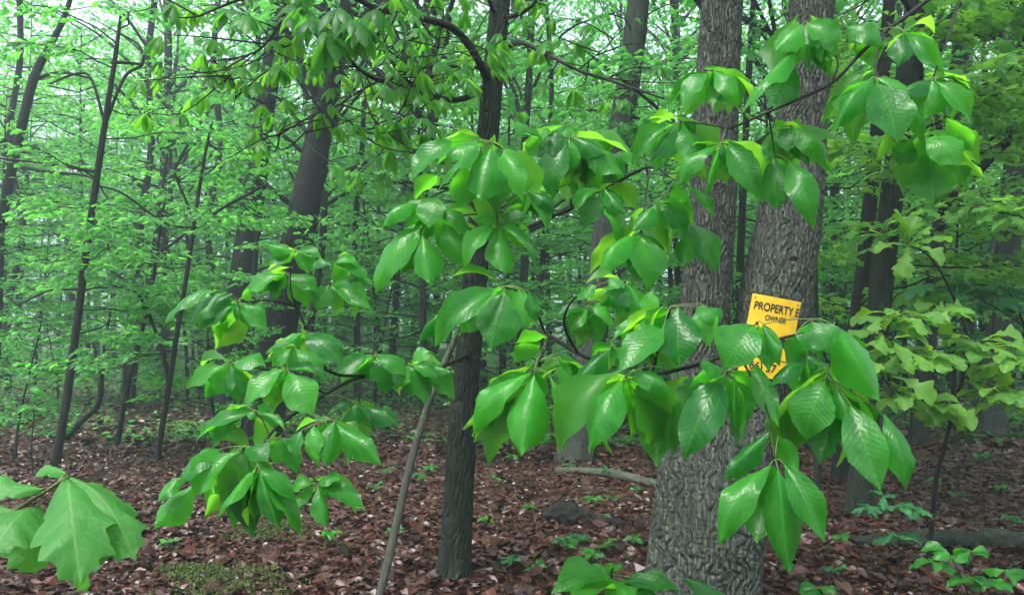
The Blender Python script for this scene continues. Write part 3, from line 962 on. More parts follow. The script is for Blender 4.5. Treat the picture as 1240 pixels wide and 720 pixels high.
# compound leaves: branch, joint x, y, depth, leaflets (tip x, tip y, width px, flag, base x, base y)
U = 'u'
CL = [
    ('L', 348, 331, 2.6, [(294, 358, 24), (373, 373, 26), (331, 362, 24, U), (385, 354, 22), (316, 350, 18, U)]),
    ('L', 358, 305, 2.5, [(323, 297, 17), (322, 321, 17), (378, 327, 20), (390, 312, 18)]),
    ('L', 289, 366, 2.5, [(199, 392, 25, '', 262, 352), (229, 390, 29, '', 275, 353), (243, 382, 27, '', 282, 355), (241, 399, 17), (324, 400, 23), (266, 393, 16, U), (287, 389, 9), (322, 378, 17), (303, 350, 18, U, 292, 362)]),
    ('L', 400, 343, 2.6, [(382, 375, 27), (450, 375, 25), (430, 371, 21, U), (447, 345, 21), (455, 362, 18, U)]),
    ('L', 403, 317, 2.55, [(418, 345, 20, U), (448, 340, 24), (374, 330, 20), (436, 322, 20)]),
    ('L', 366, 401, 2.5, [(416, 442, 34), (320, 425, 17), (344, 424, 16), (356, 424, 18, U), (398, 447, 22, U)]),
    ('L', 355, 420, 2.4, [(329, 443, 21), (393, 456, 22), (370, 450, 26), (318, 438, 15, U)]),
    ('L', 280, 440, 2.3, [(226, 470, 23), (262, 478, 29), (290, 486, 27), (322, 442, 30), (247, 480, 22, U), (300, 462, 24, U)]),
    ('L', 346, 446, 2.3, [(296, 492, 32), (379, 506, 42, '', 350, 451), (398, 460, 17), (320, 490, 26, U), (357, 482, 28, U), (322, 458, 22)]),
    ('L', 455, 428, 3.0, [(403, 457, 22), (412, 470, 20, U), (470, 476, 36), (492, 455, 24), (430, 462, 18, U), (482, 470, 26, U)]),
    ('L', 497, 440, 3.0, [(515, 491, 30), (551, 484, 24), (535, 465, 28), (480, 470, 24), (500, 480, 24, U), (550, 450, 22), (520, 425, 22, '', 500, 436)]),
    ('L', 430, 487, 2.5, [(393, 507, 12), (426, 520, 19), (468, 524, 16), (484, 511, 25), (405, 522, 15, U), (450, 520, 18, U)]),
    ('L', 308, 497, 2.05, [(237, 533, 27), (254, 544, 19, '', 294, 520), (250, 532, 20, U), (345, 511, 12), (303, 508, 12), (347, 521, 10), (324, 486, 18, '', 319, 502)]),
    ('L', 296, 541, 2.0, [(231, 602, 39), (219, 586, 31, '', 268, 543), (190, 606, 21, '', 220, 577), (187, 638, 37, '', 236, 586), (265, 613, 30, U), (325, 559, 30), (250, 620, 26, U), (290, 590, 28, U)]),
    ('L', 312, 565, 1.95, [(258, 626, 23), (338, 639, 29), (357, 606, 27), (305, 650, 38, U), (365, 646, 26), (283, 642, 28, U), (330, 610, 24, U), (308, 630, 26, U)]),
    ('L', 338, 531, 2.05, [(334, 563, 20), (361, 574, 18), (352, 545, 14), (320, 555, 16, U)]),
    ('L', 402, 508, 2.0, [(461, 559, 27), (395, 565, 33, '', 405, 509), (383, 556, 21, '', 380, 514), (357, 554, 25, '', 365, 521), (423, 561, 19, U), (372, 545, 18, U)]),
    ('L', 384, 585, 2.0, [(343, 620, 21), (396, 641, 25), (442, 618, 31), (428, 617, 20, U), (352, 592, 21), (412, 580, 24), (405, 600, 22, U)]),
    ('C', 595, 172, 2.35, [(582, 244, 46), (633, 242, 29, '', 610, 181), (528, 224, 23, '', 583, 175), (498, 219, 38, '', 548, 172), (560, 251, 34, U, 565, 200), (502, 243, 24, U, 531, 212), (540, 190, 30, '', 578, 170)]),
    ('C', 527, 250, 2.45, [(461, 272, 24, '', 508, 247), (519, 276, 32, '', 527, 238), (454, 355, 36, '', 511, 274), (521, 344, 33, '', 511, 285), (561, 323, 27, '', 537, 270), (492, 276, 22, U), (573, 292, 24), (486, 330, 26, U, 508, 285), (540, 312, 26, U)]),
    ('C', 603, 271, 2.4, [(560, 319, 23), (612, 333, 35), (652, 324, 15), (632, 246, 30, U), (596, 296, 22, U), (574, 265, 22), (640, 262, 24)]),
    ('C', 640, 233, 2.4, [(663, 280, 27), (672, 255, 20), (620, 262, 26, U), (655, 215, 18, U)]),
    ('C', 652, 165, 2.6, [(660, 178, 22, '', 625, 160), (640, 190, 18, U), (668, 160, 18), (622, 148, 20)]),
    ('D', 612, 347, 2.2, [(594, 421, 48), (524, 413, 32), (503, 413, 18, '', 560, 374), (637, 398, 29, '', 628, 350), (650, 388, 17, '', 640, 352), (617, 375, 30, U), (556, 405, 26, U)]),
    ('D', 648, 446, 2.1, [(567, 524, 30), (631, 552, 46), (685, 545, 19, '', 664, 452), (625, 415, 26, U, 663, 408), (622, 438, 24, U, 655, 415), (660, 480, 22, U)]),
    ('D', 675, 435, 2.2, [(698, 487, 16), (690, 465, 16, U)]),
    ('C', 690, 166, 2.6, [(684, 214, 37), (756, 212, 34, '', 705, 176), (665, 240, 32), (710, 246, 38, U), (722, 238, 32, U), (650, 190, 26), (735, 185, 28)]),
    ('C', 730, 228, 2.6, [(706, 276, 27), (752, 299, 25), (756, 258, 21), (694, 256, 14), (735, 262, 18, U)]),
    ('C', 797, 244, 2.45, [(767, 279, 26), (831, 291, 28), (838, 269, 29, U, 815, 222), (869, 331, 28, '', 830, 268), (832, 323, 24, U, 828, 284), (812, 280, 26, U)]),
    ('C', 776, 281, 2.45, [(785, 351, 45), (722, 334, 29), (802, 330, 24, U), (752, 320, 24, U)]),
    ('D', 757, 340, 2.2, [(747, 379, 29), (697, 362, 21, '', 722, 345), (743, 398, 21, '', 715, 367), (786, 388, 27), (771, 397, 26, U), (712, 385, 20, U), (735, 350, 18)]),
    ('D', 811, 372, 1.95, [(750, 449, 38, '', 803, 398), (822, 442, 50, '', 821, 370), (860, 420, 30, '', 851, 368), (840, 412, 26, U), (783, 400, 28, U), (868, 395, 30, '', 852, 372)]),
    ('D', 917, 390, 1.75, [(876, 447, 52), (945, 438, 18, '', 924, 392)]),
    ('D', 742, 419, 2.1, [(696, 465, 27), (715, 430, 20, U), (765, 432, 22)]),
    ('D', 757, 456, 1.9, [(714, 547, 46), (797, 564, 50, U, 765, 478), (815, 552, 22, U, 820, 486), (760, 500, 26, U), (812, 478, 26, '', 768, 450)]),
    ('D', 880, 450, 1.8, [(828, 555, 46), (891, 542, 12, '', 889, 450), (900, 532, 26, U), (943, 517, 24, '', 912, 440), (830, 470, 28, U), (850, 490, 30, U), (922, 480, 22, U), (848, 440, 24)]),
    ('D', 982, 386, 1.75, [(1067, 487, 46, '', 1006, 391), (995, 438, 28, '', 963, 405), (944, 442, 18, '', 925, 392), (1003, 427, 40), (931, 468, 24, '', 976, 440), (1040, 450, 34, U, 1010, 400)]),
    ('D', 1001, 455, 1.73, [(974, 532, 48), (994, 558, 44, U, 1005, 471), (1066, 594, 42, '', 1030, 490), (1098, 594, 26, '', 1070, 502), (1036, 522, 20, '', 1010, 465), (1052, 540, 30, U, 1025, 480)]),
    ('D', 938, 556, 1.7, [(867, 656, 35), (955, 693, 40, '', 942, 568), (999, 657, 36, '', 949, 561), (877, 581, 21, '', 933, 521), (968, 577, 21, U, 942, 528)]),
    ('D', 786, 392, 2.1, [(770, 440, 26, U), (800, 452, 30, U), (742, 410, 24), (815, 430, 26, U), (790, 350, 22)]),
    ('D', 850, 455, 2.0, [(835, 520, 32, U), (862, 530, 28, U), (815, 500, 28), (875, 500, 22, U)]),
    ('D', 712, 372, 2.4, [(690, 402, 20), (725, 415, 24, U), (672, 385, 18), (740, 372, 18)]),
    ('D', 775, 452, 2.1, [(748, 492, 26, U), (772, 520, 30, U), (795, 500, 26), (735, 470, 22)]),
    ('D', 968, 425, 1.9, [(985, 490, 24, U), (1010, 470, 24)]),
    ('C', 735, 190, 2.75, [(715, 222, 26, U), (752, 240, 28, U), (770, 205, 24), (728, 160, 22)]),
    ('E', 825, 146, 2.3, [(786, 194, 25), (763, 198, 21), (846, 193, 33), (793, 211, 22, U), (838, 165, 22, U)]),
    ('E', 873, 173, 2.2, [(820, 222, 23), (923, 244, 31, '', 882, 170), (854, 242, 10), (866, 266, 12, '', 826, 222), (877, 200, 11), (895, 215, 22, U)]),
    ('E', 937, 187, 2.2, [(940, 252, 38), (986, 274, 33, '', 955, 194), (920, 204, 24, U), (958, 240, 26, U), (922, 185, 20)]),
    ('E', 958, 153, 2.2, [(1001, 197, 34), (952, 184, 28), (1012, 208, 25, U), (935, 160, 20, U)]),
    ('E', 863, 84, 2.2, [(825, 127, 25), (894, 129, 23), (857, 127, 24, U), (808, 136, 20, U), (882, 118, 20, U)]),
    ('E', 975, 26, 2.1, [(939, 62, 31), (1013, 64, 36), (896, 129, 27, '', 970, 58), (940, 136, 38, U, 965, 74), (1006, 93, 22, U), (981, 87, 18, U), (990, 60, 30)]),
    ('E', 1060, 94, 2.0, [(1009, 156, 27), (1087, 174, 48), (1118, 184, 12, '', 1082, 100), (1101, 112, 34), (1019, 132, 26, U), (1052, 130, 24, U)]),
    ('E', 1130, 95, 2.0, [(1118, 144, 37), (1176, 153, 28), (1178, 182, 26, U, 1146, 142), (1150, 140, 26, U), (1092, 112, 26)]),
    ('E', 1095, 38, 2.1, [(1090, 78, 25), (1144, 91, 20), (1108, 60, 18, U)]),
    ('E', 1042, 42, 2.1, [(1071, 57, 26, '', 1025, 33), (1060, 80, 30, U), (1030, 52, 18)]),
    ('E', 1118, 165, 2.0, [(1164, 200, 36), (1130, 245, 48, U, 1126, 190), (1172, 229, 18, U, 1150, 199), (1085, 199, 32, U, 1106, 166)]),
]
BR_E = [[(1520, -60, 2.75, .022), (1330, -75, 2.5, .016), (1170, -25, 2.25, .011), (1090, 25, 2.15, .008), (1047, 60, 2.1, .007), (1008, 100, 2.1, .006), (965, 121, 2.13, .006), (930, 136, 2.16, .005), (884, 156, 2.2, .004)],
        [(1008, 100, 2.1, .004), (1013, 70, 2.1, .003), (978, 28, 2.1, .002)],
        [(1070, 42, 2.1, .005), (1062, 90, 2.02, .004), (1118, 160, 2.0, .003)],
        [(1170, -25, 2.25, .005), (1150, 40, 2.1, .004), (1130, 93, 2.0, .003)],
        [(884, 156, 2.2, .003), (850, 150, 2.25, .003), (827, 147, 2.3, .002)],
        [(930, 136, 2.16, .003), (935, 165, 2.18, .003), (938, 186, 2.2, .002)],
        [(905, 147, 2.18, .003), (885, 110, 2.2, .0025), (864, 86, 2.2, .002)]]

base_e = np.array([2.62, 2.75, ground_h(2.62, 2.75)])
hick2 = thing("hickory_tree", base_e, "hickory branch with large drooping leaves hanging in front of the oak's upper forked trunks", "tree")
mb = MB()
tp_ = np.array([[*(base_e + [0, 0, -.15]), .075], [*(base_e + [.03, 0, 1.2]), .062], [*(base_e + [-.02, .05, 2.6]), .055], [*(base_e + [.05, .1, 4.2]), .045], [*(base_e + [.1, .1, 6]), .02]])
trunk_mesh(mb, tp_, 40, 160, 0.004, (0.02, 0.1), .25, 51)
link("trunk", mb.mesh("slim_trunk", M_HICKB, base_e), hick2)

rb = random.Random(5)
lines = {k: [px_line(p) for p in v] for k, v in BR.items()}
lines['E'] = [px_line(p) for p in BR_E]
BOBJ, BMB = {}, {}
for key in lines:
    BMB[key] = MB()
    for S in lines[key]:
        BMB[key].tube(S[:, :3], S[:, 3] * .72, 7)
    ori = base_e if key == 'E' else base_h
    BOBJ[key] = (link("branch", None, hick2 if key == 'E' else hick) if False else None, ori)
petioles = {k: [] for k in lines}
pending = []
bi = 0
for key, jx, jy, jd, tips in CL:
    J = at(jx, jy, jd)
    A = nearest(J, lines[key])
    mid = (A + J) / 2 + np.array([0, 0, 0.12 * np.linalg.norm(J - A)])
    if np.linalg.norm(J - A) > 0.004:
        BMB[key].tube(spline([A, mid, J], 5), np.linspace(.0022, .0016, 11), 5, m=1)
    ax_ = sum(t[0] for t in tips) / len(tips) - jx
    ay_ = sum(t[1] for t in tips) / len(tips) - jy
    lm_ = sorted(math.hypot(t[0] - jx, t[1] - jy) for t in tips)[len(tips) // 2]
    th_ = math.atan2(ay_, ax_) + rb.uniform(-.7, .7)
    tips = tips if key == 'L' else tips + [(jx + lm_ * .85 * math.cos(th_), jy + lm_ * .85 * math.sin(th_), lm_ * .42, U)]
    for t in tips:
        tx, ty, w = t[0], t[1], t[2]
        fl = t[3] if len(t) > 3 else ''
        under = fl == U
        if len(t) > 4:
            bx, by = t[4], t[5]
        else:
            k = 0.05 + 0.04 * rb.random()
            bx, by = jx + (tx - jx) * k, jy + (ty - jy) * k
        lpx = math.hypot(tx - bx, ty - by)
        bd = jd + (0.03 if under else -0.01) + rb.uniform(-.02, .02)
        dz = lpx / FPX * jd * (rb.uniform(0.05, .40) if under else rb.uniform(-.50, .05))
        B, T = at(bx, by, bd), at(tx, ty, bd + dz)
        if len(t) > 4 or True:
            BMB[key].tube(spline([J, (J + B) / 2 + [0, 0, .004], B], 3), np.linspace(.0015, .001, 7), 4, m=1, cap=False)
        toc = unit(CAM - (B + T) / 2)
        if under:
            hint = np.array([0, 0, 1.0]) * .9 - toc * .55 + np.array([rb.uniform(-.4, .4), 0, 0])
        else:
            hint = np.array([0, 0, 1.0]) * .75 + toc * .70 + np.array([rb.uniform(-.38, .38), 0, rb.uniform(-.15, .15)])
        pending.append((key, bi, B, T, w * (bd + dz * .5) / FPX * (1.06 if key == 'L' else 1.16), hint))
        bi += 1
for key in lines:
    ori = base_e if key == 'E' else base_h
    BOBJ[key] = (link("branch", BMB[key].mesh("hickory_branch", [M_TWIG, M_PETI], ori), hick2 if key == 'E' else hick), ori)
for key, k, B, T, w, hint in pending:
    ob, ori = BOBJ[key]
    put_blade("leaflet", HB[(k * 5 + k // 7) % len(HB)] if key != 'L' else HB[[1, 5, 9, 13, 0, 4][k % 6]], ob, ori, B, T, w, hint)

def blade_tpl(me):
    v = np.zeros(len(me.vertices) * 3, np.float32); me.vertices.foreach_get("co", v)
    q = np.array([p.vertices[:] for p in me.polygons if len(p.vertices) == 4])
    return v.reshape(-1, 3).astype(float), np.vstack([q[:, [0, 1, 2]], q[:, [0, 2, 3]]])


HT = [blade_tpl(HB[k]) for k in (0, 1, 2, 5, 9, 13)]
fill = {'h': LeafBatch(), 'e': LeafBatch()}
rq = np.random.default_rng(404)
for key, jx, jy, jd, tips in CL:
    mx_ = sum(t[0] for t in tips) / len(tips) - jx
    my_ = sum(t[1] for t in tips) / len(tips) - jy
    lm_ = sorted(math.hypot(t[0] - jx, t[1] - jy) for t in tips)[len(tips) // 2]
    if jy > 600 or 925 < jx < 945 or (860 < jx < 1000 and 365 < jy < 470):
        continue
    for q in range(5 if key != 'L' else 4):
        th_ = math.atan2(my_, mx_) + rq.uniform(-1.5, 1.5)
        l_ = lm_ * rq.uniform(.55, 1.05)
        d0 = jd + rq.uniform(.03, .12)
        B = at(jx + rq.normal(0, lm_ * .12), jy + rq.normal(0, lm_ * .08), d0)
        T = at(jx + l_ * math.cos(th_), jy + l_ * math.sin(th_) + l_ * .25, d0 + rq.uniform(-.2, .5) * l_ * jd / FPX)
        L_ = np.linalg.norm(T - B)
        h_ = np.array([rq.uniform(-.5, .5), rq.uniform(-.7, .5), .9])
        fill['e' if key == 'E' else 'h'].add([B], [T - B], [h_], L_, L_ * rq.uniform(.38, .52), rq.random(), HT[int(rq.integers(0, 6))])
link("leaflets", fill['h'].mesh("leaflets", M_HFOL, base_h, smooth=True), hick, kind="stuff")
link("leaflets", fill['e'].mesh("leaflets", M_HFOL, base_e, smooth=True), hick2, kind="stuff")

# upper limbs of the middle hickory, traced, with their farther foliage
UL = [
    [(592, 100, HD, .034), (585, 85, HD - .1, .028), (575, 66, HD - .2, .026), (560, 45, HD - .3, .024), (540, 30, HD - .4, .022), (500, 20, HD - .5, .02), (450, 8, HD - .7, .017), (400, -20, HD - .9, .013), (340, -8, HD - 1.0, .010), (290, 0, HD - 1.1, .008), (240, 20, HD - 1.2, .005)],
    [(588, 105, HD, .024), (565, 118, HD - .2, .02), (545, 121, HD - .3, .018), (520, 115, HD - .4, .016), (500, 103, HD - .5, .015), (480, 93, HD - .6, .014), (460, 97, HD - .7, .012), (436, 85, HD - .8, .01), (422, 68, HD - .9, .008), (412, 40, HD - 1.0, .006)],
    [(594, 84, HD, .012), (560, 81, HD - .3, .01), (520, 81, HD - .4, .009), (492, 90, HD - .5, .006)],
    [(604, 62, HD, .018), (630, 52, HD - .2, .016), (660, 65, HD - .4, .013), (700, 85, HD - .6, .010), (740, 98, HD - .7, .008), (805, 120, HD - .8, .005)],
    [(608, 24, HD, .016), (640, 11, HD - .2, .012), (655, -10, HD - .3, .01)],
    [(602, 22, HD, .016), (594, 5, HD - .1, .014), (580, -40, HD - .2, .01)],
    [(505, 21, HD - .5, .01), (527, 47, HD - .5, .005)],
    [(345, -6, HD - 1.0, .008), (342, 22, HD - 1.0, .007), (320, 55, HD - 1.0, .006), (296, 68, HD - 1.0, .005), (258, 74, HD - 1.0, .003)],
    [(294, 68, HD - 1.0, .004), (272, 78, HD - 1., .004), (285, 104, HD - 1., .003), (283, 130, HD - 1., .002)],
    [(340, 20, HD - 1., .006), (352, 40, HD - 1., .005), (366, 45, HD - 1., .004), (340, 58, HD - 1.0, .004), (322, 46, HD - 1.0, .002)],
    [(436, 88, HD - .8, .007), (450, 140, HD - .9, .006), (480, 168, HD - .9, .005), (508, 187, HD - 1., .003)],
    [(480, 95, HD - .6, .008), (492, 120, HD - .7, .006), (468, 150, HD - .8, .004), (430, 160, HD - .9, .003)],
    [(460, 97, HD - .7, .007), (420, 120, HD - .9, .006), (398, 140, HD - 1, .005), (370, 160, HD - 1.1, .003)],
    [(398, 140, HD - 1, .004), (352, 150, HD - 1.2, .003), (335, 165, HD - 1.2, .002)],
    [(585, 215, HD, .012), (545, 228, HD - .3, .009), (500, 222, HD - .4, .006), (465, 221, HD - .5, .003)],
    [(520, 115, HD - .4, .008), (505, 88, HD - .5, .005), (470, 60, HD - .8, .004), (455, 40, HD - 1.2, .003)],
    [(700, 85, HD - .6, .005), (730, 60, HD - .7, .003), (760, 30, HD - .8, .002)],
    [(520, 40, HD - .4, .008), (480, 55, HD - .5, .005), (440, 60, HD - .7, .003)],
]
ul = [px_line(p, 7) for p in UL]
mbu = MB()
hl = LeafBatch()
rr = np.random.default_rng(12)


def compound(lf, J, out, n, L0, r, tint):
    """hanging compound leaf of n leaflets round the end of its stalk"""
    for k in range(n):
        a = (k - (n - 1) / 2) / max(1, n - 1) * 2.6 + r.normal(0, .15)
        d = np.array([out[0] * math.cos(a) - out[1] * math.sin(a), out[0] * math.sin(a) + out[1] * math.cos(a), 0])
        d = unit(d) * 0.75 + np.array([0, 0, -r.uniform(.45, 1.2)])
        L = L0 * r.uniform(.7, 1.15) * (1.0 - 0.25 * abs(a) / 1.3)
        n_ = np.array([d[0] * .6, d[1] * .6, 1.0]) + r.normal(0, .25, 3)
        lf.add([J + unit(d) * .01], [d], [n_], L, L * r.uniform(.30, .42), tint + r.normal(0, .12), LT8)


for S in ul:
    mbu.tube(S[:, :3], S[:, 3], 6)
for S in ul:
    n = max(3, int(len(S) / 3.4))
    for q in range(n):
        p = S[rr.integers(len(S) // 4, len(S))]
        a = rr.random() * 6.283
        d = np.array([math.cos(a), math.sin(a) * .8, rr.normal(.05, .35)])
        Lt = rr.uniform(.18, .55)
        e = p[:3] + d * Lt
        m_ = p[:3] + d * Lt * .5 + rr.normal(0, .04, 3)
        mbu.tube(spline([p[:3], m_, e], 3), np.linspace(.005, .002, 7), 4, cap=False)
        compound(hl, e, unit(np.array([d[0], d[1], 0])), int(rr.integers(5, 8)), rr.uniform(.10, .155), rr, rr.uniform(.2, .8))
        if rr.random() < .75:
            compound(hl, m_, unit(np.array([-d[1], d[0], 0])), 5, rr.uniform(.09, .14), rr, rr.uniform(.2, .8))
link("limb", mbu.mesh("hickory_limbs", M_TWIG, base_h), hick)
# dense dark spray at the top, in front of the leaning trunk
for (x, y, d, nn, L0) in [(395, 38, 3.6, 7, .20), (425, 22, 3.6, 7, .20), (380, 20, 3.7, 6, .18), (440, 30, 3.6, 6, .19), (410, 8, 3.7, 7, .2), (455, 10, 3.7, 6, .18), (365, 5, 3.8, 6, .18)]:
    J = at(x, y, d)
    a = rr.random() * 6.28
    compound(hl, J, np.array([math.cos(a), math.sin(a), 0]), nn, L0, rr, .15)
    compound(hl, J + [0, .02, -.01], np.array([math.cos(a + 2.5), math.sin(a + 2.5), 0]), 5, L0, rr, .2)
link("foliage", hl.mesh("hickory_foliage", M_HFOL, base_h, smooth=True), hick, kind="stuff")

# ------------------------------------------------------------------ leaning dead pole beside the hickory
mb = MB()
lp = spline([[*at(x, y, d), 0.34 * w * d / FPX] for x, y, w, d in [(455, 738, 15, 4.55), (472, 670, 15, 4.65), (490, 590, 14, 4.8), (510, 515, 13, 4.95), (530, 460, 12, 5.03), (549, 415, 11, 5.08), (566, 383, 9, 5.1)]], 10)
trunk_mesh(mb, lp[::6], 20, 160, 0.0022, (0.012, 0.08), 0, 61)
mb.tube(spline([at(500, 552, 4.9), at(508, 548, 4.88), at(512, 540, 4.85)], 4), np.linspace(.010, .004, 9), 6)
g = at(455, 738, 4.55)
pole = tag(link("dead_pole", mb.mesh("dead_pole", M_DEAD, g), None, g), "thin grey dead pole leaning against the slim dark hickory trunk", "dead pole")

MARKS = [(75, "the dark slender leaning stem"), (205, "the thin forking sapling stem"), (330, "the thick burled leaning trunk"), (440, "the hanging low hickory leaves"), (565, "the slim dark hickory"), (705, "the tall furrowed trunk"), (880, "the forked oak"), (1050, "the close pair of grey trunks"), (1150, "the white oak sapling"), (1215, "the pale trunk with the dead limb")]
FEET = [(549, 699, "the slim hickory's foot"), (850, 730, "the forked oak's foot"), (700, 632, "the short rotting log"), (760, 582, "the pale fallen branch"), (468, 690, "the leaning dead pole"), (100, 640, "the big pointed oak leaves"), (285, 690, "the moss cushion"), (1150, 662, "the long dark log"), (696, 556, "the tall furrowed trunk's mossy foot"), (500, 580, "the low hickory leaves"), (1112, 555, "the white oak sapling"), (200, 556, "the thin forking sapling stem"), (600, 540, "the litter's green far edge"), (1035, 640, "the grey trunk pair's feet")]


def mark_at(px):
    return min(MARKS, key=lambda m_: abs(m_[0] - px))[1]


def mark_of(x, y):
    return mark_at(620 + 960 * x / y)


# ------------------------------------------------------------------ named background trees (photo pixels: x, y, width)
def tree(label, pts, d, mat, canopy=None, ddep=0.0, sides=40, rows=160, amp=0.008, seed=1, extra=None, name="tree", group=None, flare=.25, cs=.8, sprays=None):
    path = px_path(pts, d, ddep)
    if canopy is not None:
        path = grow_up(path, CAN[canopy][2] * cs * .9)
    base = np.array([path[0][0], path[0][1], ground_h(path[0][0], path[0][1])])
    root = thing(name, base, label, "tree", group)
    mb = MB()
    trunk_mesh(mb, path, sides, rows, amp, (0.045, .2), flare, seed)
    if extra:
        for e in extra:
            S = spline([[*at(x, y, d + dd), .5 * w * (d + dd) / FPX] for x, y, w, dd in e], 8)
            mb.tube(S[:, :3], S[:, 3], 6)
    link("trunk", mb.mesh("trunk", mat, base), root)
    if sprays:
        n, y0, y1, Lb, leaf, tpl, az0, azs, fm = sprays
        r = np.random.default_rng(seed + 4000)
        sb, sf = MB(), LeafBatch()
        pz = path[:, 2]
        for k in range(n):
            y = y0 + (y1 - y0) * (k + r.random()) / n
            z = at(0, y, d)[2]
            p = np.array([np.interp(z, pz, path[:, q]) for q in range(3)])
            p = p + 0.0
            leafy_branch(sb, sf, p, az0 + azs * r.uniform(-1, 1), Lb * r.uniform(.6, 1.2), r.uniform(-.1, .5), leaf, int(9 + Lb * 2), 10, r, tpl, .35)
        starts = path[(path[:, 2] > at(0, y1, d)[2] - .3) & (path[:, 2] < at(0, y0, d)[2] + .3)]
        if len(starts) > 1:
            sb.tube(starts[:, :3], .006, 5)
        link("limbs", sb.mesh("side_branches", M_SAPB, base), root)
        link("foliage", sf.mesh("spray_leaves", fm, base), root)
    if canopy is not None:
        top = path[-1][:3]
        add_canopy(root, canopy, (top[0] - base[0], top[1] - base[1], 0), cs, seed * 1.7)
    return root, path, base


tree("thick dark trunk with burls leaning right behind the drooping hickory spray", [(316, 545, 56), (324, 470, 50), (340, 390, 45), (356, 310, 42), (371, 240, 40), (384, 175, 35), (400, 95, 31), (420, 20, 27), (448, -90, 22), (490, -300, 15)], 11.5, M_FARB, 0, sprays=(9, -40, 330, 1.9, .12, LT2, 0, 3.14, M_FOL), seed=3, amp=.014, sides=60,
     extra=[[(392, 105, 16, 0), (408, 60, 12, .1), (440, 20, 9, .3), (480, -20, 6, .5)], [(388, 130, 13, 0), (372, 90, 10, -.2), (352, 50, 8, -.3), (330, -10, 5, -.4)]])
tree("leaning dark trunk seen behind the burled leaning trunk", [(266, 535, 44), (278, 440, 38), (292, 340, 33), (305, 250, 30), (318, 150, 27), (330, 70, 25), (345, -60, 20), (365, -250, 14)], 15.5, M_FARB, 1, sprays=(9, 0, 430, 2.2, .13, LT2, 0, 3.14, M_FOL), seed=4, amp=.012)
tree("tall furrowed trunk with mossy foot leaning right between the hickory and the forked oak", [(696, 556, 48), (700, 530, 40), (708, 470, 38), (718, 400, 37), (730, 310, 36), (742, 220, 34), (756, 130, 32), (768, 50, 30), (776, -20, 28), (800, -200, 22), (830, -420, 14)], 10.0, M_OAKB, 2, sprays=(8, -30, 230, 2.0, .12, LT8, 0, 3.14, M_FOL), seed=5, amp=.014, sides=60)
tree("grey straight trunk standing behind the white oak sapling, the thicker of a close pair", [(1038, 628, 38), (1042, 590, 33), (1050, 510, 30), (1060, 420, 30), (1070, 320, 30), (1082, 220, 29), (1096, 110, 28), (1110, 0, 27), (1130, -160, 22), (1155, -400, 14)], 6.9, M_HICKB, 3, sprays=(20, -60, 380, 1.8, .17, LTO, -.7, 1.6, M_YFOL), seed=6, amp=.009, sides=50,
     extra=[[(1100, 95, 9, 0), (1130, 48, 8, -.2), (1170, 40, 7, -.3), (1205, 47, 4, -.5)], [(1108, 20, 8, 0), (1090, -5, 6, -.3), (1070, -40, 5, -.5)]])
tree("thinner dark trunk close beside the grey straight trunk behind the oak sapling", [(1017, 588, 24), (1024, 500, 20), (1036, 400, 20), (1048, 300, 19), (1058, 200, 18), (1070, 80, 17), (1085, -80, 14), (1100, -250, 9)], 8.4, M_SAPB, 2, sprays=(8, -40, 400, 1.6, .12, LTO, 0, 3.14, M_YFOL), seed=7, amp=.006, cs=.7)
tree("grey trunk rising behind the white oak sapling's pale leaves", [(1112, 550, 26), (1116, 480, 23), (1124, 400, 22), (1134, 310, 21), (1146, 220, 20), (1156, 120, 19), (1168, 0, 18), (1190, -200, 13)], 10.6, M_HICKB, 0, sprays=(10, -40, 400, 2.0, .13, LTO, 0, 3.14, M_YFOL), seed=8, amp=.008, cs=.7,
     extra=[[(1147, 215, 6, 0), (1160, 180, 5, -.3), (1200, 168, 4, -.5), (1240, 140, 3, -.6)]])
tree("pale grey trunk behind the maple sprig with a crooked dead limb", [(1200, 520, 38), (1207, 440, 34), (1216, 340, 32), (1226, 240, 30), (1238, 120, 28), (1252, 0, 26), (1280, -250, 16)], 12.0, M_OAKB, 1, sprays=(10, -40, 420, 2.2, .13, LT2, 0, 3.14, M_FOL), seed=9, amp=.01,
     extra=[[(1226, 240, 9, -.2), (1200, 300, 7, -.6), (1192, 340, 4, -.8)], [(1240, 330, 6, -1.0), (1200, 320, 5, -1.2), (1165, 312, 4, -1.4), (1150, 300, 3, -1.5)]])
tree("thin pole trunk just behind the forked oak's foot", [(988, 618, 13), (990, 560, 12), (988, 440, 11), (986, 300, 10), (982, 100, 9), (978, -60, 7)], 7.1, M_HICKB, None, sprays=(7, 0, 380, 1.1, .11, LTO, 0, 3.14, M_YFOL), seed=10, amp=.003, sides=18)
tree("straight narrow trunk standing between the forked oak's two stems", [(892, 520, 14), (893, 420, 13), (897, 300, 12), (902, 180, 11), (910, 40, 10), (920, -100, 8)], 13.0, M_FARB, 3, sprays=(8, 0, 380, 1.8, .12, LT2, 0, 3.14, M_FOL), seed=11, amp=.006, sides=18, cs=.7)
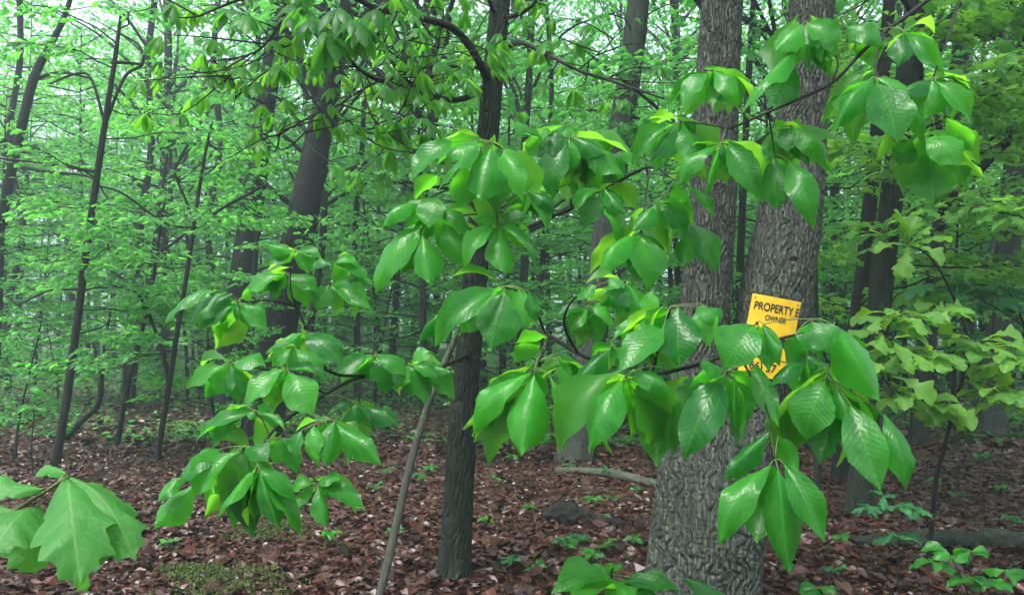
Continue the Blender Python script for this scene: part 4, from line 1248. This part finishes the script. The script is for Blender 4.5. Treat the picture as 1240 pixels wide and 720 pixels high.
# dark slender stems on the left
tree("dark slender leaning stem with bare crooked side twigs", [(66, 562, 16), (78, 500, 13), (92, 400, 12), (105, 300, 11.5), (118, 210, 10), (130, 130, 8.5), (140, 66, 7), (146, 20, 4)], 9.3, M_SAPB, None, sprays=(14, 10, 430, 1.7, .12, LT2, 0, 3.14, M_FOL), seed=12, amp=.003, sides=18,
     extra=[[(116, 208, 5, 0), (80, 202, 4, .1), (40, 196, 3, .2), (0, 192, 2.5, .3)], [(124, 160, 4, 0), (150, 95, 4, .2), (172, 78, 4, .3), (168, 55, 3, .3), (140, 38, 2.5, .4)], [(127, 150, 4, 0), (110, 95, 3.5, .2), (90, 90, 3, .3), (60, 102, 2, .4)], [(135, 76, 4, 0), (150, 76, 4, 0), (172, 78, 3, .2)], [(98, 350, 4, 0), (60, 352, 3, .3), (20, 370, 2, .4)], [(110, 260, 4, 0), (130, 278, 3, -.2), (190, 262, 2, -.3)]])
tree("thin dark sapling stem leaning right between two crooked stems", [(142, 538, 9), (156, 460, 8), (172, 400, 7), (184, 345, 6), (192, 290, 5), (200, 240, 3)], 10.6, M_SAPB, None, sprays=(9, 250, 470, 1.3, .11, LT2, 0, 3.14, M_FOL), seed=13, amp=.002, sides=14,
     extra=[[(188, 310, 3, 0), (215, 290, 3, 0), (228, 280, 2, 0)], [(186, 335, 4, 0), (160, 325, 3, 0), (135, 305, 3, .2), (130, 295, 2, .2)]])
tree("thin sapling stem forking into bare twigs beside the leaning dark trunks", [(190, 556, 10), (204, 470, 9), (215, 400, 8), (228, 320, 7), (238, 250, 6), (246, 200, 5), (256, 150, 3)], 9.6, M_SAPB, None, sprays=(10, 160, 480, 1.4, .11, LT2, 0, 3.14, M_FOL), seed=14, amp=.002, sides=14,
     extra=[[(238, 276, 5, 0), (265, 255, 4, 0), (295, 238, 4, .1), (325, 222, 3, .1)], [(236, 270, 4, 0), (222, 235, 3, 0), (212, 205, 3, 0), (230, 180, 2, 0)], [(236, 276, 4, 0), (200, 270, 3, -.1), (150, 235, 3, -.2), (120, 225, 2, -.2)], [(205, 470, 5, 0), (195, 420, 5, .1), (170, 360, 4, .2), (140, 330, 3, .3)]])
tree("curved dark stem bending up from the litter behind the slender stems", [(78, 530, 12), (100, 508, 10), (118, 490, 9), (122, 462, 8), (119, 440, 6), (112, 415, 4)], 11.4, M_SAPB, None, seed=15, amp=.002, sides=14, flare=.1)
tree("mist-grey leaning trunk arching in from the wood's bright edge", [(-60, 470, 24), (-30, 370, 19), (0, 270, 16), (20, 180, 15), (40, 98, 14), (58, 60, 11), (78, 20, 8), (100, -50, 5)], 14.0, M_FARB, None, sprays=(10, 0, 400, 2.2, .13, LT2, 0, 3.14, M_FOL), seed=16, amp=.005, sides=20,
     extra=[[(22, 178, 7, 0), (6, 170, 5, 0), (-20, 200, 4, 0)], [(44, 95, 5, 0), (75, 88, 4, 0), (110, 95, 3, 0)], [(10, 200, 6, 0), (60, 208, 4, -.3), (110, 215, 3, -.4), (130, 240, 2, -.5)]])
far_trunks = [(8, 480, 14, 20, 100), (150, 478, 15, 190, 60), (202, 470, 18, 204, 70), (375, 500, 15, 396, 100), (433, 492, 12, 440, 180), (470, 485, 12, 485, 190), (512, 482, 14, 515, 150), (633, 500, 17, 636, 120), (655, 478, 11, 662, 100), (480, 470, 10, 470, 60),
              (250, 480, 14, 262, 150), (300, 500, 13, 322, 210), (555, 470, 10, 548, 60), (590, 476, 9, 600, 140), (820, 480, 12, 812, 60), (782, 474, 9, 780, 150), (1090, 478, 12, 1095, 60), (1160, 482, 14, 1166, 80), (1005, 484, 13, 1010, 150), (950, 476, 10, 955, 60),
              (30, 474, 10, 44, 140), (105, 472, 10, 118, 80), (345, 470, 10, 352, 60), (410, 472, 9, 416, 100), (740, 470, 9, 742, 80), (1185, 474, 11, 1192, 100), (1230, 488, 16, 1222, 100), (690, 472, 9, 694, 60), (610, 468, 8, 612, 90), (1055, 470, 9, 1058, 100)]
rt = np.random.default_rng(77)
for k, (bx, by, w, tx, ty) in enumerate(far_trunks):
    if k in (9, 12, 13, 15, 17, 20, 21, 22, 23, 24, 27, 28, 29):
        continue
    dd = 1536 / (by - 400)
    sl_ = (tx - bx) / (by - ty)
    pts = [(bx + sl_ * (by - y) + rt.normal(0, 5.0), y, w * .85 * (1 - .38 * (by - y) / (by + 250))) for y in np.linspace(by, -230, 8)]
    tree("narrow straight trunk standing back behind " + mark_at(bx), pts, dd, M_FARB, int(rt.integers(0, 4)) if k % 2 else None, ddep=rt.normal(0, .5), sides=14, rows=50, amp=.006, seed=500 + k, name="forest_tree", group="narrow trunks standing back in the hazy wood", flare=.15, cs=float(rt.uniform(.7, 1.0)))

# ------------------------------------------------------------------ understory: layered leafy young trees, each its own
und_spots = []
ru = np.random.default_rng(31)
# rows of distance: (count, y0, y1, sizes)
for n, y0, y1, ks, smin, smax in [(10, 10, 13.5, (0, 2, 4, 4), .7, 1.0), (24, 13, 19, (0, 1, 2, 3), .8, 1.15), (44, 19, 28, (0, 1, 3, 5), .9, 1.3), (60, 28, 46, (1, 3, 5, 5), 1.1, 2.0), (48, 15, 34, (4, 4, 2), .8, 1.5)]:
    for k in range(n):
        y = ru.uniform(y0, y1)
        x = ((k + ru.random()) / n * 2 - 1) * (y * .70 + .8)
        und_spots.append((x, y, int(ru.choice(ks)), ru.uniform(smin, smax), ru.random() * 6.28))
for x, y, k, s, rz in und_spots:
    st, lv, H = UND[k]
    hh = H * s
    size = "low bushy young tree" if hh < 3 else "short leafy young tree" if hh < 5 else "tall leafy young tree" if hh < 8.5 else "very tall slender leafy tree"
    where = "at the litter's end behind " if y < 14 else "a little way behind " if y < 21 else "deep behind "
    root = thing("young_tree", (x, y, ground_h(x, y)), size + " " + where + mark_of(x, y), "tree", "leafy young trees filling the wood")
    root.rotation_euler = (0, 0, rz)
    root.scale = (s, s, s)
    link("trunk", st, root)
    link("crown", lv, root)

# canopy trees deeper in the wood
for k in range(24):
    y = ru.uniform(22, 58)
    x = ((k + ru.random()) / 24 * 2 - 1) * (y * .72 + 2)
    if x < -0.30 * y and ru.random() < .45:
        continue
    q = int(ru.integers(0, 4))
    s = ru.uniform(.75, 1.1)
    z = ground_h(x, y)
    root = thing("forest_tree", (x, y, z), "big tree with high hazy crown far behind " + mark_of(x, y), "tree", "tall crowned trees deep in the wood")
    mb = MB()
    Ht = CAN[q][2] * s
    pth = np.array([[0, 0, -.2, .20 * s], [ru.normal(0, .1), ru.normal(0, .1), Ht * .35, .16 * s], [ru.normal(0, .25), ru.normal(0, .25), Ht * .7, .10 * s], [0, 0, Ht * .95, .03]])
    trunk_mesh(mb, pth, 12, 24, .01, (.08, .5), .2, 900 + k)
    link("trunk", mb.mesh("trunk", M_FARB), root)
    add_canopy(root, q, (0, 0, 0), s, ru.random() * 6.28)

# far wood, one mass
fb = LeafBatch()
mbf = MB()
rf = np.random.default_rng(55)
for k in range(480):
    y = rf.uniform(55, 88)
    x = rf.uniform(-1, 1) * (y * .75 + 5)
    z = rf.random() ** 1.4 * 25
    if x < -.25 * y and z > 14 and rf.random() < .55:
        continue
    n = 110
    sz = rf.uniform(1.2, 2.6)
    p = rf.normal(0, 1, (n, 3)) * [sz, sz, sz * .55] + [x, y, z + 1.2 + ground_h(x, y)]
    a = rf.random(n) * 6.283
    Dd = np.stack([np.cos(a), np.sin(a), rf.normal(-.4, .4, n)], 1)
    Nn = np.stack([rf.normal(0, .5, n), rf.normal(0, .5, n), np.ones(n)], 1)
    L = .42 * rf.uniform(.6, 1.3, n)
    fb.add(p, Dd, Nn, L, L * .62, np.clip(rf.normal(.5, .25, n), 0, 1), LT2)
for k in range(34):
    y = rf.uniform(50, 85); x = rf.uniform(-1, 1) * y * .75; z = ground_h(x, y)
    mbf.tube(np.array([[x, y, z - .3], [x + rf.normal(0, .4), y, z + 10], [x + rf.normal(0, .8), y, z + 20]]), [.22, .16, .06], 7)
dw = link("distant_wood", fb.mesh("distant_wood", M_FOL), kind="stuff")
tag(dw, "far hazy green wood closing the view behind all the trunks", "woodland")
dt = link("trunks", mbf.mesh("distant_trunks", M_FARB), dw, kind="stuff")

# low green ground cover deeper in the wood
gb = LeafBatch()
n = 70000
yy = 11.0 + 35 * rf.random(n) ** 1.5
xx = (rf.random(n) * 2 - 1) * (yy * .74 + 1)
cl = np.sin(xx * 1.1 + 1.3 * np.sin(yy * .8)) + np.sin(yy * 1.3 + xx * .4) + rf.normal(0, .8, n)
keep = cl > (1.2 - (yy - 11.0) * .35)
xx, yy = xx[keep], yy[keep]; n = len(xx)
zz = ground_hv(xx, yy) + rf.random(n) ** 1.6 * np.clip((yy - 10) * .06, .1, .8) + .03
a = rf.random(n) * 6.283
L = rf.uniform(.06, .13, n)
gb.add(np.stack([xx, yy, zz], 1), np.stack([np.cos(a), np.sin(a), rf.normal(-.1, .25, n)], 1), np.stack([rf.normal(0, .3, n), rf.normal(0, .3, n), np.ones(n)], 1), L, L * .65, np.clip(rf.normal(.5, .25, n), 0, 1), LT2)
gc = link("ground_cover", gb.mesh("ground_cover", M_FOL), kind="stuff")
tag(gc, "low green seedlings and ferns covering the floor deeper in the wood", "ground cover")

# ------------------------------------------------------------------ white oak sapling on the right
rs = random.Random(21)
bw = gp(1122, 690)
WD = float((bw - CAM).dot(FW))
wo_ = thing("oak_sapling", bw, "slender white oak sapling holding flat sprays of pale rounded-lobed leaves", "sapling")
mb = MB()
WL = [[(1122, 694, WD, .020), (1128, 640, WD, .016), (1134, 580, WD, .015), (1150, 515, WD, .014), (1165, 460, WD, .012), (1172, 410, WD, .010), (1150, 350, WD - .1, .008), (1125, 310, WD - .2, .006), (1100, 297, WD - .3, .004)],
      [(1160, 480, WD, .008), (1120, 490, WD - .3, .006), (1085, 478, WD - .5, .004), (1060, 440, WD - .6, .003)],
      [(1166, 455, WD, .008), (1200, 470, WD - .3, .006), (1240, 480, WD - .5, .005), (1275, 470, WD - .5, .003)],
      [(1170, 420, WD, .007), (1130, 430, WD - .3, .005), (1090, 420, WD - .5, .004), (1065, 400, WD - .6, .003)],
      [(1171, 405, WD, .006), (1195, 420, WD - .3, .005), (1225, 440, WD - .4, .003)],
      [(1160, 365, WD, .005), (1120, 378, WD - .3, .004), (1070, 385, WD - .4, .003)]]
wl = [px_line(p) for p in WL]
wleaf = []
for S in wl:
    mb.tube(S[:, :3], S[:, 3], 7)
# explicit yellow-green cluster
JY = (1100, 297)
for tx, ty, w in [(1086, 253, 26), (1112, 262, 24), (1152, 283, 30), (1060, 305, 26), (1092, 336, 28), (1140, 322, 16), (1125, 272, 24)]:
    wleaf.append((at(*JY, WD - .3), at(tx, ty, WD - .3 + rs.uniform(-.15, .05)), w * WD / FPX, rs.uniform(-.4, .4)))
for S in wl[1:]:
    k = 0
    while k < 34:
        p = S[rs.randrange(len(S) // 5, len(S)), :3]
        ang = rs.uniform(0, 6.283)
        L = rs.uniform(.15, .25)
        q = p + np.array([math.cos(ang), math.sin(ang), rs.uniform(-.45, .15)]) * .05
        T = q + np.array([math.cos(ang), math.sin(ang) * .9, rs.uniform(-.65, .1)]) * L
        wleaf.append((q, T, L * rs.uniform(.55, .68), rs.uniform(-.5, .5)))
        mb.tube([p, q], [.0022, .0016], 4, m=1)
        k += 1
stem_o = link("stem", mb.mesh("sapling_stem", [M_SAPB, M_PETI], bw), wo_)
for k, (B, T, w, rr_) in enumerate(wleaf):
    put_blade("leaf", WB[k % 4], stem_o, bw, B, T, w, np.array([rr_, -.35, 1.0]))

# maple sprig above it
bm_ = gp(1262, 640)
MD = float((bm_ - CAM).dot(FW))
mp_ = thing("maple_sapling", bm_, "maple sapling reaching in with bluish green wet leaves above the oak sapling", "sapling")
mb = MB()
ML = [[(1262, 645, MD, .016), (1258, 520, MD, .014), (1250, 440, MD, .012), (1235, 380, MD, .009), (1215, 350, MD - .2, .006), (1170, 345, MD - .4, .004), (1125, 350, MD - .5, .003)],
      [(1240, 395, MD, .006), (1205, 372, MD - .5, .005), (1180, 360, MD - .7, .003)],
      [(1256, 470, MD, .007), (1230, 430, MD - .3, .005), (1203, 412, MD - .4, .004), (1205, 370, MD - .5, .003)]]
ml = [px_line(p) for p in ML]
for S in ml:
    mb.tube(S[:, :3], S[:, 3], 7)
mleaf = []
for S, n in zip(ml, (20, 14, 6)):
    for _ in range(n):
        p = S[rs.randrange(int(len(S) * .55), len(S)), :3]
        ang = rs.uniform(0, 6.283)
        L = rs.uniform(.15, .24)
        q = p + np.array([math.cos(ang), math.sin(ang), rs.uniform(-.2, .5)]) * .08
        T = q + np.array([math.cos(ang), math.sin(ang), rs.uniform(-.7, 0)]) * L
        mb.tube([p, q], [.002, .0014], 4, m=1)
        mleaf.append((q, T, L * rs.uniform(.7, .9), rs.uniform(-.4, .4)))
st_ = link("stem", mb.mesh("maple_stem", [M_SAPB, M_PETI], bm_), mp_)
for k, (B, T, w, rr_) in enumerate(mleaf):
    put_blade("leaf", MBL[k % 3], st_, bm_, B, T, w, np.array([rr_, -.25, 1.0]))

# big oak leaves coming in low on the left
bl = np.array([-1.32, 1.5, ground_h(-1.32, 1.5)])
ro = thing("oak_sapling", bl, "red oak sapling with very large pointed-lobed leaves over the litter", "sapling")
mb = MB()
st = spline([[*(bl + [0, 0, -.1]), .014], [*(bl + [.02, -.02, .5]), .012], [*(bl + [.03, 0, .95]), .010], [*(bl + [.0, 0, 1.5]), .006]], 8)
mb.tube(st[:, :3], st[:, 3], 8)
bs = spline([[*(bl + [.03, 0, .95]), .006], [*at(-120, 640, 1.48), .005], [*at(-10, 628, 1.42), .004], [*at(40, 604, 1.38), .0032], [*at(81, 577, 1.35), .0026]], 8)
mb.tube(bs[:, :3], bs[:, 3], 7, m=1)
rleaf = [(82, 579, 96, 694, 84, 1.35, -.16), (84, 579, 164, 676, 66, 1.36, -.08), (74, 590, 104, 716, 50, 1.40, .06), (34, 618, 41, 694, 62, 1.40, -.02), (48, 612, -12, 672, 74, 1.38, -.12), (50, 592, -40, 596, 48, 1.36, -.02), (80, 574, 44, 570, 26, 1.38, .06), (20, 618, -60, 640, 50, 1.42, .0), (84, 582, 160, 622, 40, 1.42, .05)]
for bx, by, tx, ty, w, d, dz in rleaf:
    B = at(bx, by, d)
    A = nearest(B, [bs])
    mb.tube(spline([A, (A + B) / 2 + [0, 0, .003], B], 3), np.linspace(.0022, .0016, 7), 5, m=1)
st_ = link("stem", mb.mesh("red_oak_stem", [M_SAPB, M_PETI], bl), ro)
for k, (bx, by, tx, ty, w, d, dz) in enumerate(rleaf):
    B, T = at(bx, by, d), at(tx, ty, d + dz)
    toc = unit(CAM - (B + T) / 2)
    put_blade("leaf", RB[k % 3], st_, bl, B, T, w * d / FPX * 1.08, np.array([.15 * (k % 3 - 1), 0, .8]) + toc * .55)

# sapling just below the frame in front of the oak
dS = 2.35
bsx = at(742, 1055, dS)
bsx[2] = ground_h(bsx[0], bsx[1])
sp = thing("hickory_sapling", bsx, "small hickory sapling spreading broad leaves in front of the oak's foot", "sapling")
mb = MB()
S = spline([[*(bsx + [0, 0, -.08]), .008], [*at(738, 900, dS), .007], [*at(744, 780, dS), .006], [*at(741, 706, dS), .0045], [*at(740, 686, dS), .002]], 8)
mb.tube(S[:, :3], S[:, 3], 7)
ll = [(740, 702, 668, 716, 38, -.1), (742, 712, 690, 740, 44, -.2), (745, 706, 826, 716, 26, -.05), (830, 700, 905, 738, 32, -.05), (742, 700, 760, 726, 36, -.22), (738, 696, 728, 684, 10, .02), (742, 692, 756, 682, 9, 0), (742, 715, 800, 745, 40, -.1), (739, 698, 742, 680, 9, -.03), (740, 704, 700, 690, 22, .1)]
mb.tube(spline([S[-6][:3], at(790, 702, dS), at(830, 700, dS)], 5), np.linspace(.003, .002, 11), 5, m=1)
st_ = link("stem", mb.mesh("hickory_sapling_stem", [M_SAPB, M_PETI], bsx), sp)
for k, (bx, by, tx, ty, w, dz) in enumerate(ll):
    B, T = at(bx, by, dS), at(tx, ty, dS + dz)
    put_blade("leaf", HB[(k * 3 + 2) % 14], st_, bsx, B, T, w * dS / FPX * 1.1, np.array([0, -.45, 1.0]))

# small leafy stems on the right floor and thin stem at left
def stem_plant(label, bx, by, tops, leaves, L0, name="seedling", group=None, mat=0):
    b = gp(bx, by)
    d = float((b - CAM).dot(FW))
    root = thing(name, b, label, "seedling", group)
    mb = MB()
    ln = [px_line([(bx, by + 2, d, .006)] + [(x, y, d + dd, .004) for x, y, dd in t], 5) for t in tops]
    for S in ln:
        S[:, 3] = np.linspace(.006, .002, len(S)) * d / 5
        mb.tube(S[:, :3], S[:, 3], 6)
    todo = []
    for x, y, n in leaves:
        J = at(x, y, d)
        A = nearest(J, ln)
        mb.tube(spline([A, (A + J) / 2 + [0, 0, .01], J], 3), np.linspace(.002, .0014, 7), 4, m=1)
        for k in range(n):
            a = 6.283 * k / n + rs.uniform(-.3, .3)
            L = L0 * rs.uniform(.7, 1.15)
            todo.append((J, J + np.array([math.cos(a), math.sin(a) * .8, rs.uniform(-.5, .05)]) * L, L * rs.uniform(.45, .6)))
    s_ = link("stem", mb.mesh("seedling_stem", [M_SAPB, M_PETI], b), root)
    for k, (B, T, w) in enumerate(todo):
        put_blade("leaf", (HB, WB, MBL)[mat][k % (14, 4, 3)[mat]], s_, b, B, T, w, np.array([rs.uniform(-.2, .2), -.4, 1.0]))
    return root


stem_plant("thin dark seedling with two tiers of small leaves in front of the grey trunk pair", 1088, 722, [[(1087, 680, 0), (1090, 640, 0), (1094, 612, 0), (1110, 600, 0)]], [(1050, 612, 4), (1085, 612, 4), (1112, 616, 5), (1088, 648, 5), (1070, 600, 3)], .13, mat=2)
stem_plant("bushy bright green seedling growing by the dark fallen log", 1180, 740, [[(1165, 700, 0), (1150, 670, 0)], [(1190, 712, 0), (1205, 700, 0)]], [(1150, 672, 5), (1175, 668, 4), (1200, 705, 5), (1130, 680, 3), (1220, 690, 3), (1175, 700, 4)], .15)
stem_plant("low seedling with a flat rosette beside the thin pole's foot", 992, 722, [[(990, 714, 0)]], [(990, 712, 6), (975, 716, 3)], .13)
stem_plant("single thin seedling stem with a few pale leaves near the dark slender stem", 40, 575, [[(38, 540, 0), (41, 505, 0), (40, 492, 0)]], [(42, 494, 3), (36, 470, 1), (10, 505, 2)], .16)
seed_spots = [(470, 580, .14), (508, 586, .13), (522, 575, .12), (455, 600, .12), (600, 588, .11), (620, 560, .12), (618, 692, .10), (648, 702, .10), (684, 672, .13), (700, 664, .12), (718, 686, .12), (735, 672, .10), (728, 636, .11), (718, 616, .13), (742, 612, .10), (735, 578, .12), (770, 600, .1), (768, 664, .1), (480, 655, .1), (204, 668, .1), (640, 622, .09), (690, 570, .12), (400, 660, .12), (655, 545, .12), (560, 545, .12), (1130, 590, .12), (1190, 562, .14), (1160, 610, .12), (1215, 600, .12), (1020, 660, .1), (960, 700, .1), (590, 640, .09), (120, 600, .11), (250, 560, .14), (300, 540, .14), (620, 520, .15), (585, 530, .14), (1080, 575, .12), (1225, 640, .12), (1010, 705, .1)]
seed_protos = []
for k in range(4):
    m_ = MB(); m_.tube(np.array([[0, 0, -.02], [.01, 0, .5], [.0, .01, 1.0]]), [.03, .025, .015], 5)
    items = []
    for q in range(5 + k % 3):
        a = 6.283 * q / (5 + k % 3) + rs.uniform(-.3, .3)
        d_ = np.array([math.cos(a), math.sin(a), rs.uniform(-.25, .25)])
        items.append((np.array([0, 0, .95 - .1 * (q % 2)]), d_, rs.uniform(.8, 1.2)))
    seed_protos.append((m_.mesh("seedling_stem", M_PETI), items))
for k, (x, y, s_) in enumerate(seed_spots):
    b = gp(x, y)
    root = thing("seedling", b, "tiny green seedling in the litter near " + min(FEET, key=lambda f_: math.hypot(f_[0] - x, (f_[1] - y) * 2))[2], "seedling", "tiny seedlings in the leaf litter")
    me, items = seed_protos[k % 4]
    rz = rs.uniform(0, 6.28)
    st_ = link("stem", me, root)
    st_.scale = (s_ * .8,) * 3
    c_, n_ = math.cos(rz), math.sin(rz)
    for q, (B, d_, l_) in enumerate(items):
        dr = np.array([d_[0] * c_ - d_[1] * n_, d_[0] * n_ + d_[1] * c_, d_[2]])
        Bw = B * s_ * .8
        L = s_ * l_ * .8
        put_blade("leaf", HB[(q * 3 + k) % 14] if k % 3 else MBL[q % 3], root, np.zeros(3), Bw, Bw + dr * L, L * .5, np.array([0, -.2, 1.0]))

# ------------------------------------------------------------------ dead wood on the floor
def log(name, label, pts, mat, cat, sides=24, rows=60, amp=.006, seed=1, stubs=()):
    P = []
    for x, y, w in pts:
        g_ = gp(x, y)
        d = float((g_ - CAM).dot(FW))
        r_ = .5 * w * d / FPX
        P.append([g_[0], g_[1], g_[2] + r_ * .75, r_])
    P = np.array(P)
    mb = MB()
    o_ = P[0][:3].copy()
    S = spline(P, 8)
    # horizontal trunk: build with local frames that suit a lying path
    seg = S[:, :3]
    t = np.gradient(seg, axis=0); t /= np.linalg.norm(t, axis=1)[:, None]
    a = np.cross(t, [0, 0, 1.0]); a /= np.linalg.norm(a, axis=1)[:, None]
    b = np.cross(t, a)
    th = np.linspace(0, 1, sides, endpoint=False)
    Uu, Vv = np.meshgrid(th, np.linspace(0, 1, len(S)))
    nn = vnoise(Uu, Vv, max(5, sides // 2), len(S) // 2 + 2, seed)
    rad = S[:, 3:4] * (1 + .35 * (vnoise(Uu, Vv, 5, 6, seed + 3) - .5)) + amp * (nn - .5) * 2
    vv = seg[:, None] + rad[..., None] * (np.cos(2 * math.pi * Uu)[..., None] * a[:, None] + np.sin(2 * math.pi * Uu)[..., None] * b[:, None])
    i = np.arange(len(S) - 1)[:, None] * sides
    j = np.arange(sides)[None]; k = (j + 1) % sides
    n0 = len(S) * sides
    V = np.vstack([vv.reshape(-1, 3), seg[:1], seg[-1:]])
    caps = [[n0, (q + 1) % sides, q] for q in range(sides)] + [[n0 + 1, n0 - sides + q, n0 - sides + (q + 1) % sides] for q in range(sides)]
    mb.raw(V, T=np.array(caps), Q=np.stack([i + j, i + k, i + k + sides, i + j + sides], -1).reshape(-1, 4))
    for s_ in stubs:
        q = [P[0][:3] * 0 + at(*z[:3]) for z in s_]
        mb.tube(spline(q, 4), np.linspace(s_[0][3], s_[-1][3], 4 * (len(q) - 1) + 1), 6)
    return tag(link(name, mb.mesh(name, mat, o_), None, o_), label, cat)


log("fallen_log", "short dark rotting log chunk with a broken swollen end on the litter", [(664, 628, 12), (674, 631, 24), (688, 634, 27), (706, 635, 20), (728, 638, 15), (756, 641, 9)], M_SAPB, "log", seed=3, amp=.03, sides=36)
log("fallen_log", "small dark wood piece lying against the forked oak's side", [(768, 640, 13), (790, 640, 15), (812, 641, 12)], M_SAPB, "log", seed=4)
log("fallen_branch", "pale grey fallen branch lying behind the short rotting log", [(672, 572, 7), (700, 573, 9), (735, 577, 11), (765, 583, 12), (800, 592, 12), (830, 598, 10)], M_DEAD, "branch", seed=5, sides=14)
log("fallen_log", "long dark log lying flat behind the bushy seedling", [(1030, 662, 14), (1090, 662, 18), (1150, 663, 22), (1210, 664, 24), (1290, 666, 24)], M_HICKB, "log", seed=6, amp=.02)
log("fallen_branch", "thin dark crooked dead branch slanting across the long log", [(1138, 640, 6), (1160, 652, 6), (1190, 672, 5), (1215, 692, 4)], M_TWIG, "branch", seed=7, sides=8)
log("fallen_branch", "curved dead stick at the foot of the slim hickory", [(530, 706, 4), (560, 712, 6), (590, 706, 6), (612, 692, 5), (625, 680, 3)], M_SAPB, "branch", seed=8, sides=8)
log("fallen_branch", "thin bare stick lying on the litter near the bare sapling stems", [(80, 528, 5), (130, 520, 6), (175, 512, 5), (240, 510, 4)], M_SAPB, "branch", seed=9, sides=8)
log("fallen_branch", "short thin stick resting on the litter by the moss", [(150, 640, 3), (190, 637, 4), (225, 632, 3)], M_SAPB, "branch", seed=10, sides=8)

# moss mounds
M_MOSS = mat_foliage("moss", [(0.0, (0.030, 0.050, 0.012)), (1.0, (0.085, 0.120, 0.030))], [(0.0, (0.06, .12, .02)), (1.0, (0.14, .22, .04))], .8, .2)
for (x, y, w, h, lab) in [(285, 712, .42, .05, "low yellow green moss cushion on the litter nearest the hanging leaves"), (330, 648, .34, .035, "thin brownish moss patch beside the hanging bright green leaves"), (232, 700, .2, .03, "small moss tuft edging the low moss cushion")]:
    c = gp(x, y)
    mbk = LeafBatch()
    n = 1500
    a = rf.random(n) * 6.283; r_ = np.sqrt(rf.random(n)) * w * (1 + .25 * np.sin(3 * a + x) + .18 * np.sin(7 * a))
    px_, py_ = c[0] + np.cos(a) * r_, c[1] + np.sin(a) * r_ * .8
    pz_ = ground_hv(px_, py_) + .035 + h * np.maximum(0, 1 - (r_ / w) ** 2) + rf.normal(0, .006, n)
    pz_ -= .03 * (np.sin(px_ * 23 + x) * np.sin(py_ * 19) > .1)
    L = rf.uniform(.012, .03, n)
    mbk.add(np.stack([px_, py_, pz_], 1), rf.normal(0, .6, (n, 3)) + [0, 0, .7], rf.normal(0, 1, (n, 3)), L, L * .6, rf.random(n), LT2)
    o_ = tag(link("moss_patch", mbk.mesh("moss_patch", M_MOSS, c), None, c), lab, "moss")
    o_["kind"] = "stuff"

# ------------------------------------------------------------------ the wet air
m, nt, out = new_mat("haze")
pv = nd(nt, "ShaderNodeVolumePrincipled")
pv.inputs['Color'].default_value = (0.70, 0.95, 0.93, 1)
pv.inputs['Density'].default_value = 0.0036
pv.inputs['Anisotropy'].default_value = 0.2
nt.links.new(pv.outputs[0], out.inputs['Volume'])
mb = MB()
x0, x1, y0, y1, z0, z1 = -310, 310, -70, 430, -1.5, 36
V = np.array([(x, y, z) for x in (x0, x1) for y in (y0, y1) for z in (z0, z1)], float)
mb.raw(V, Q=np.array([(0, 1, 3, 2), (4, 6, 7, 5), (0, 4, 5, 1), (2, 3, 7, 6), (0, 2, 6, 4), (1, 5, 7, 3)]))
link("haze", mb.mesh("haze", m, smooth=False), kind="stuff")
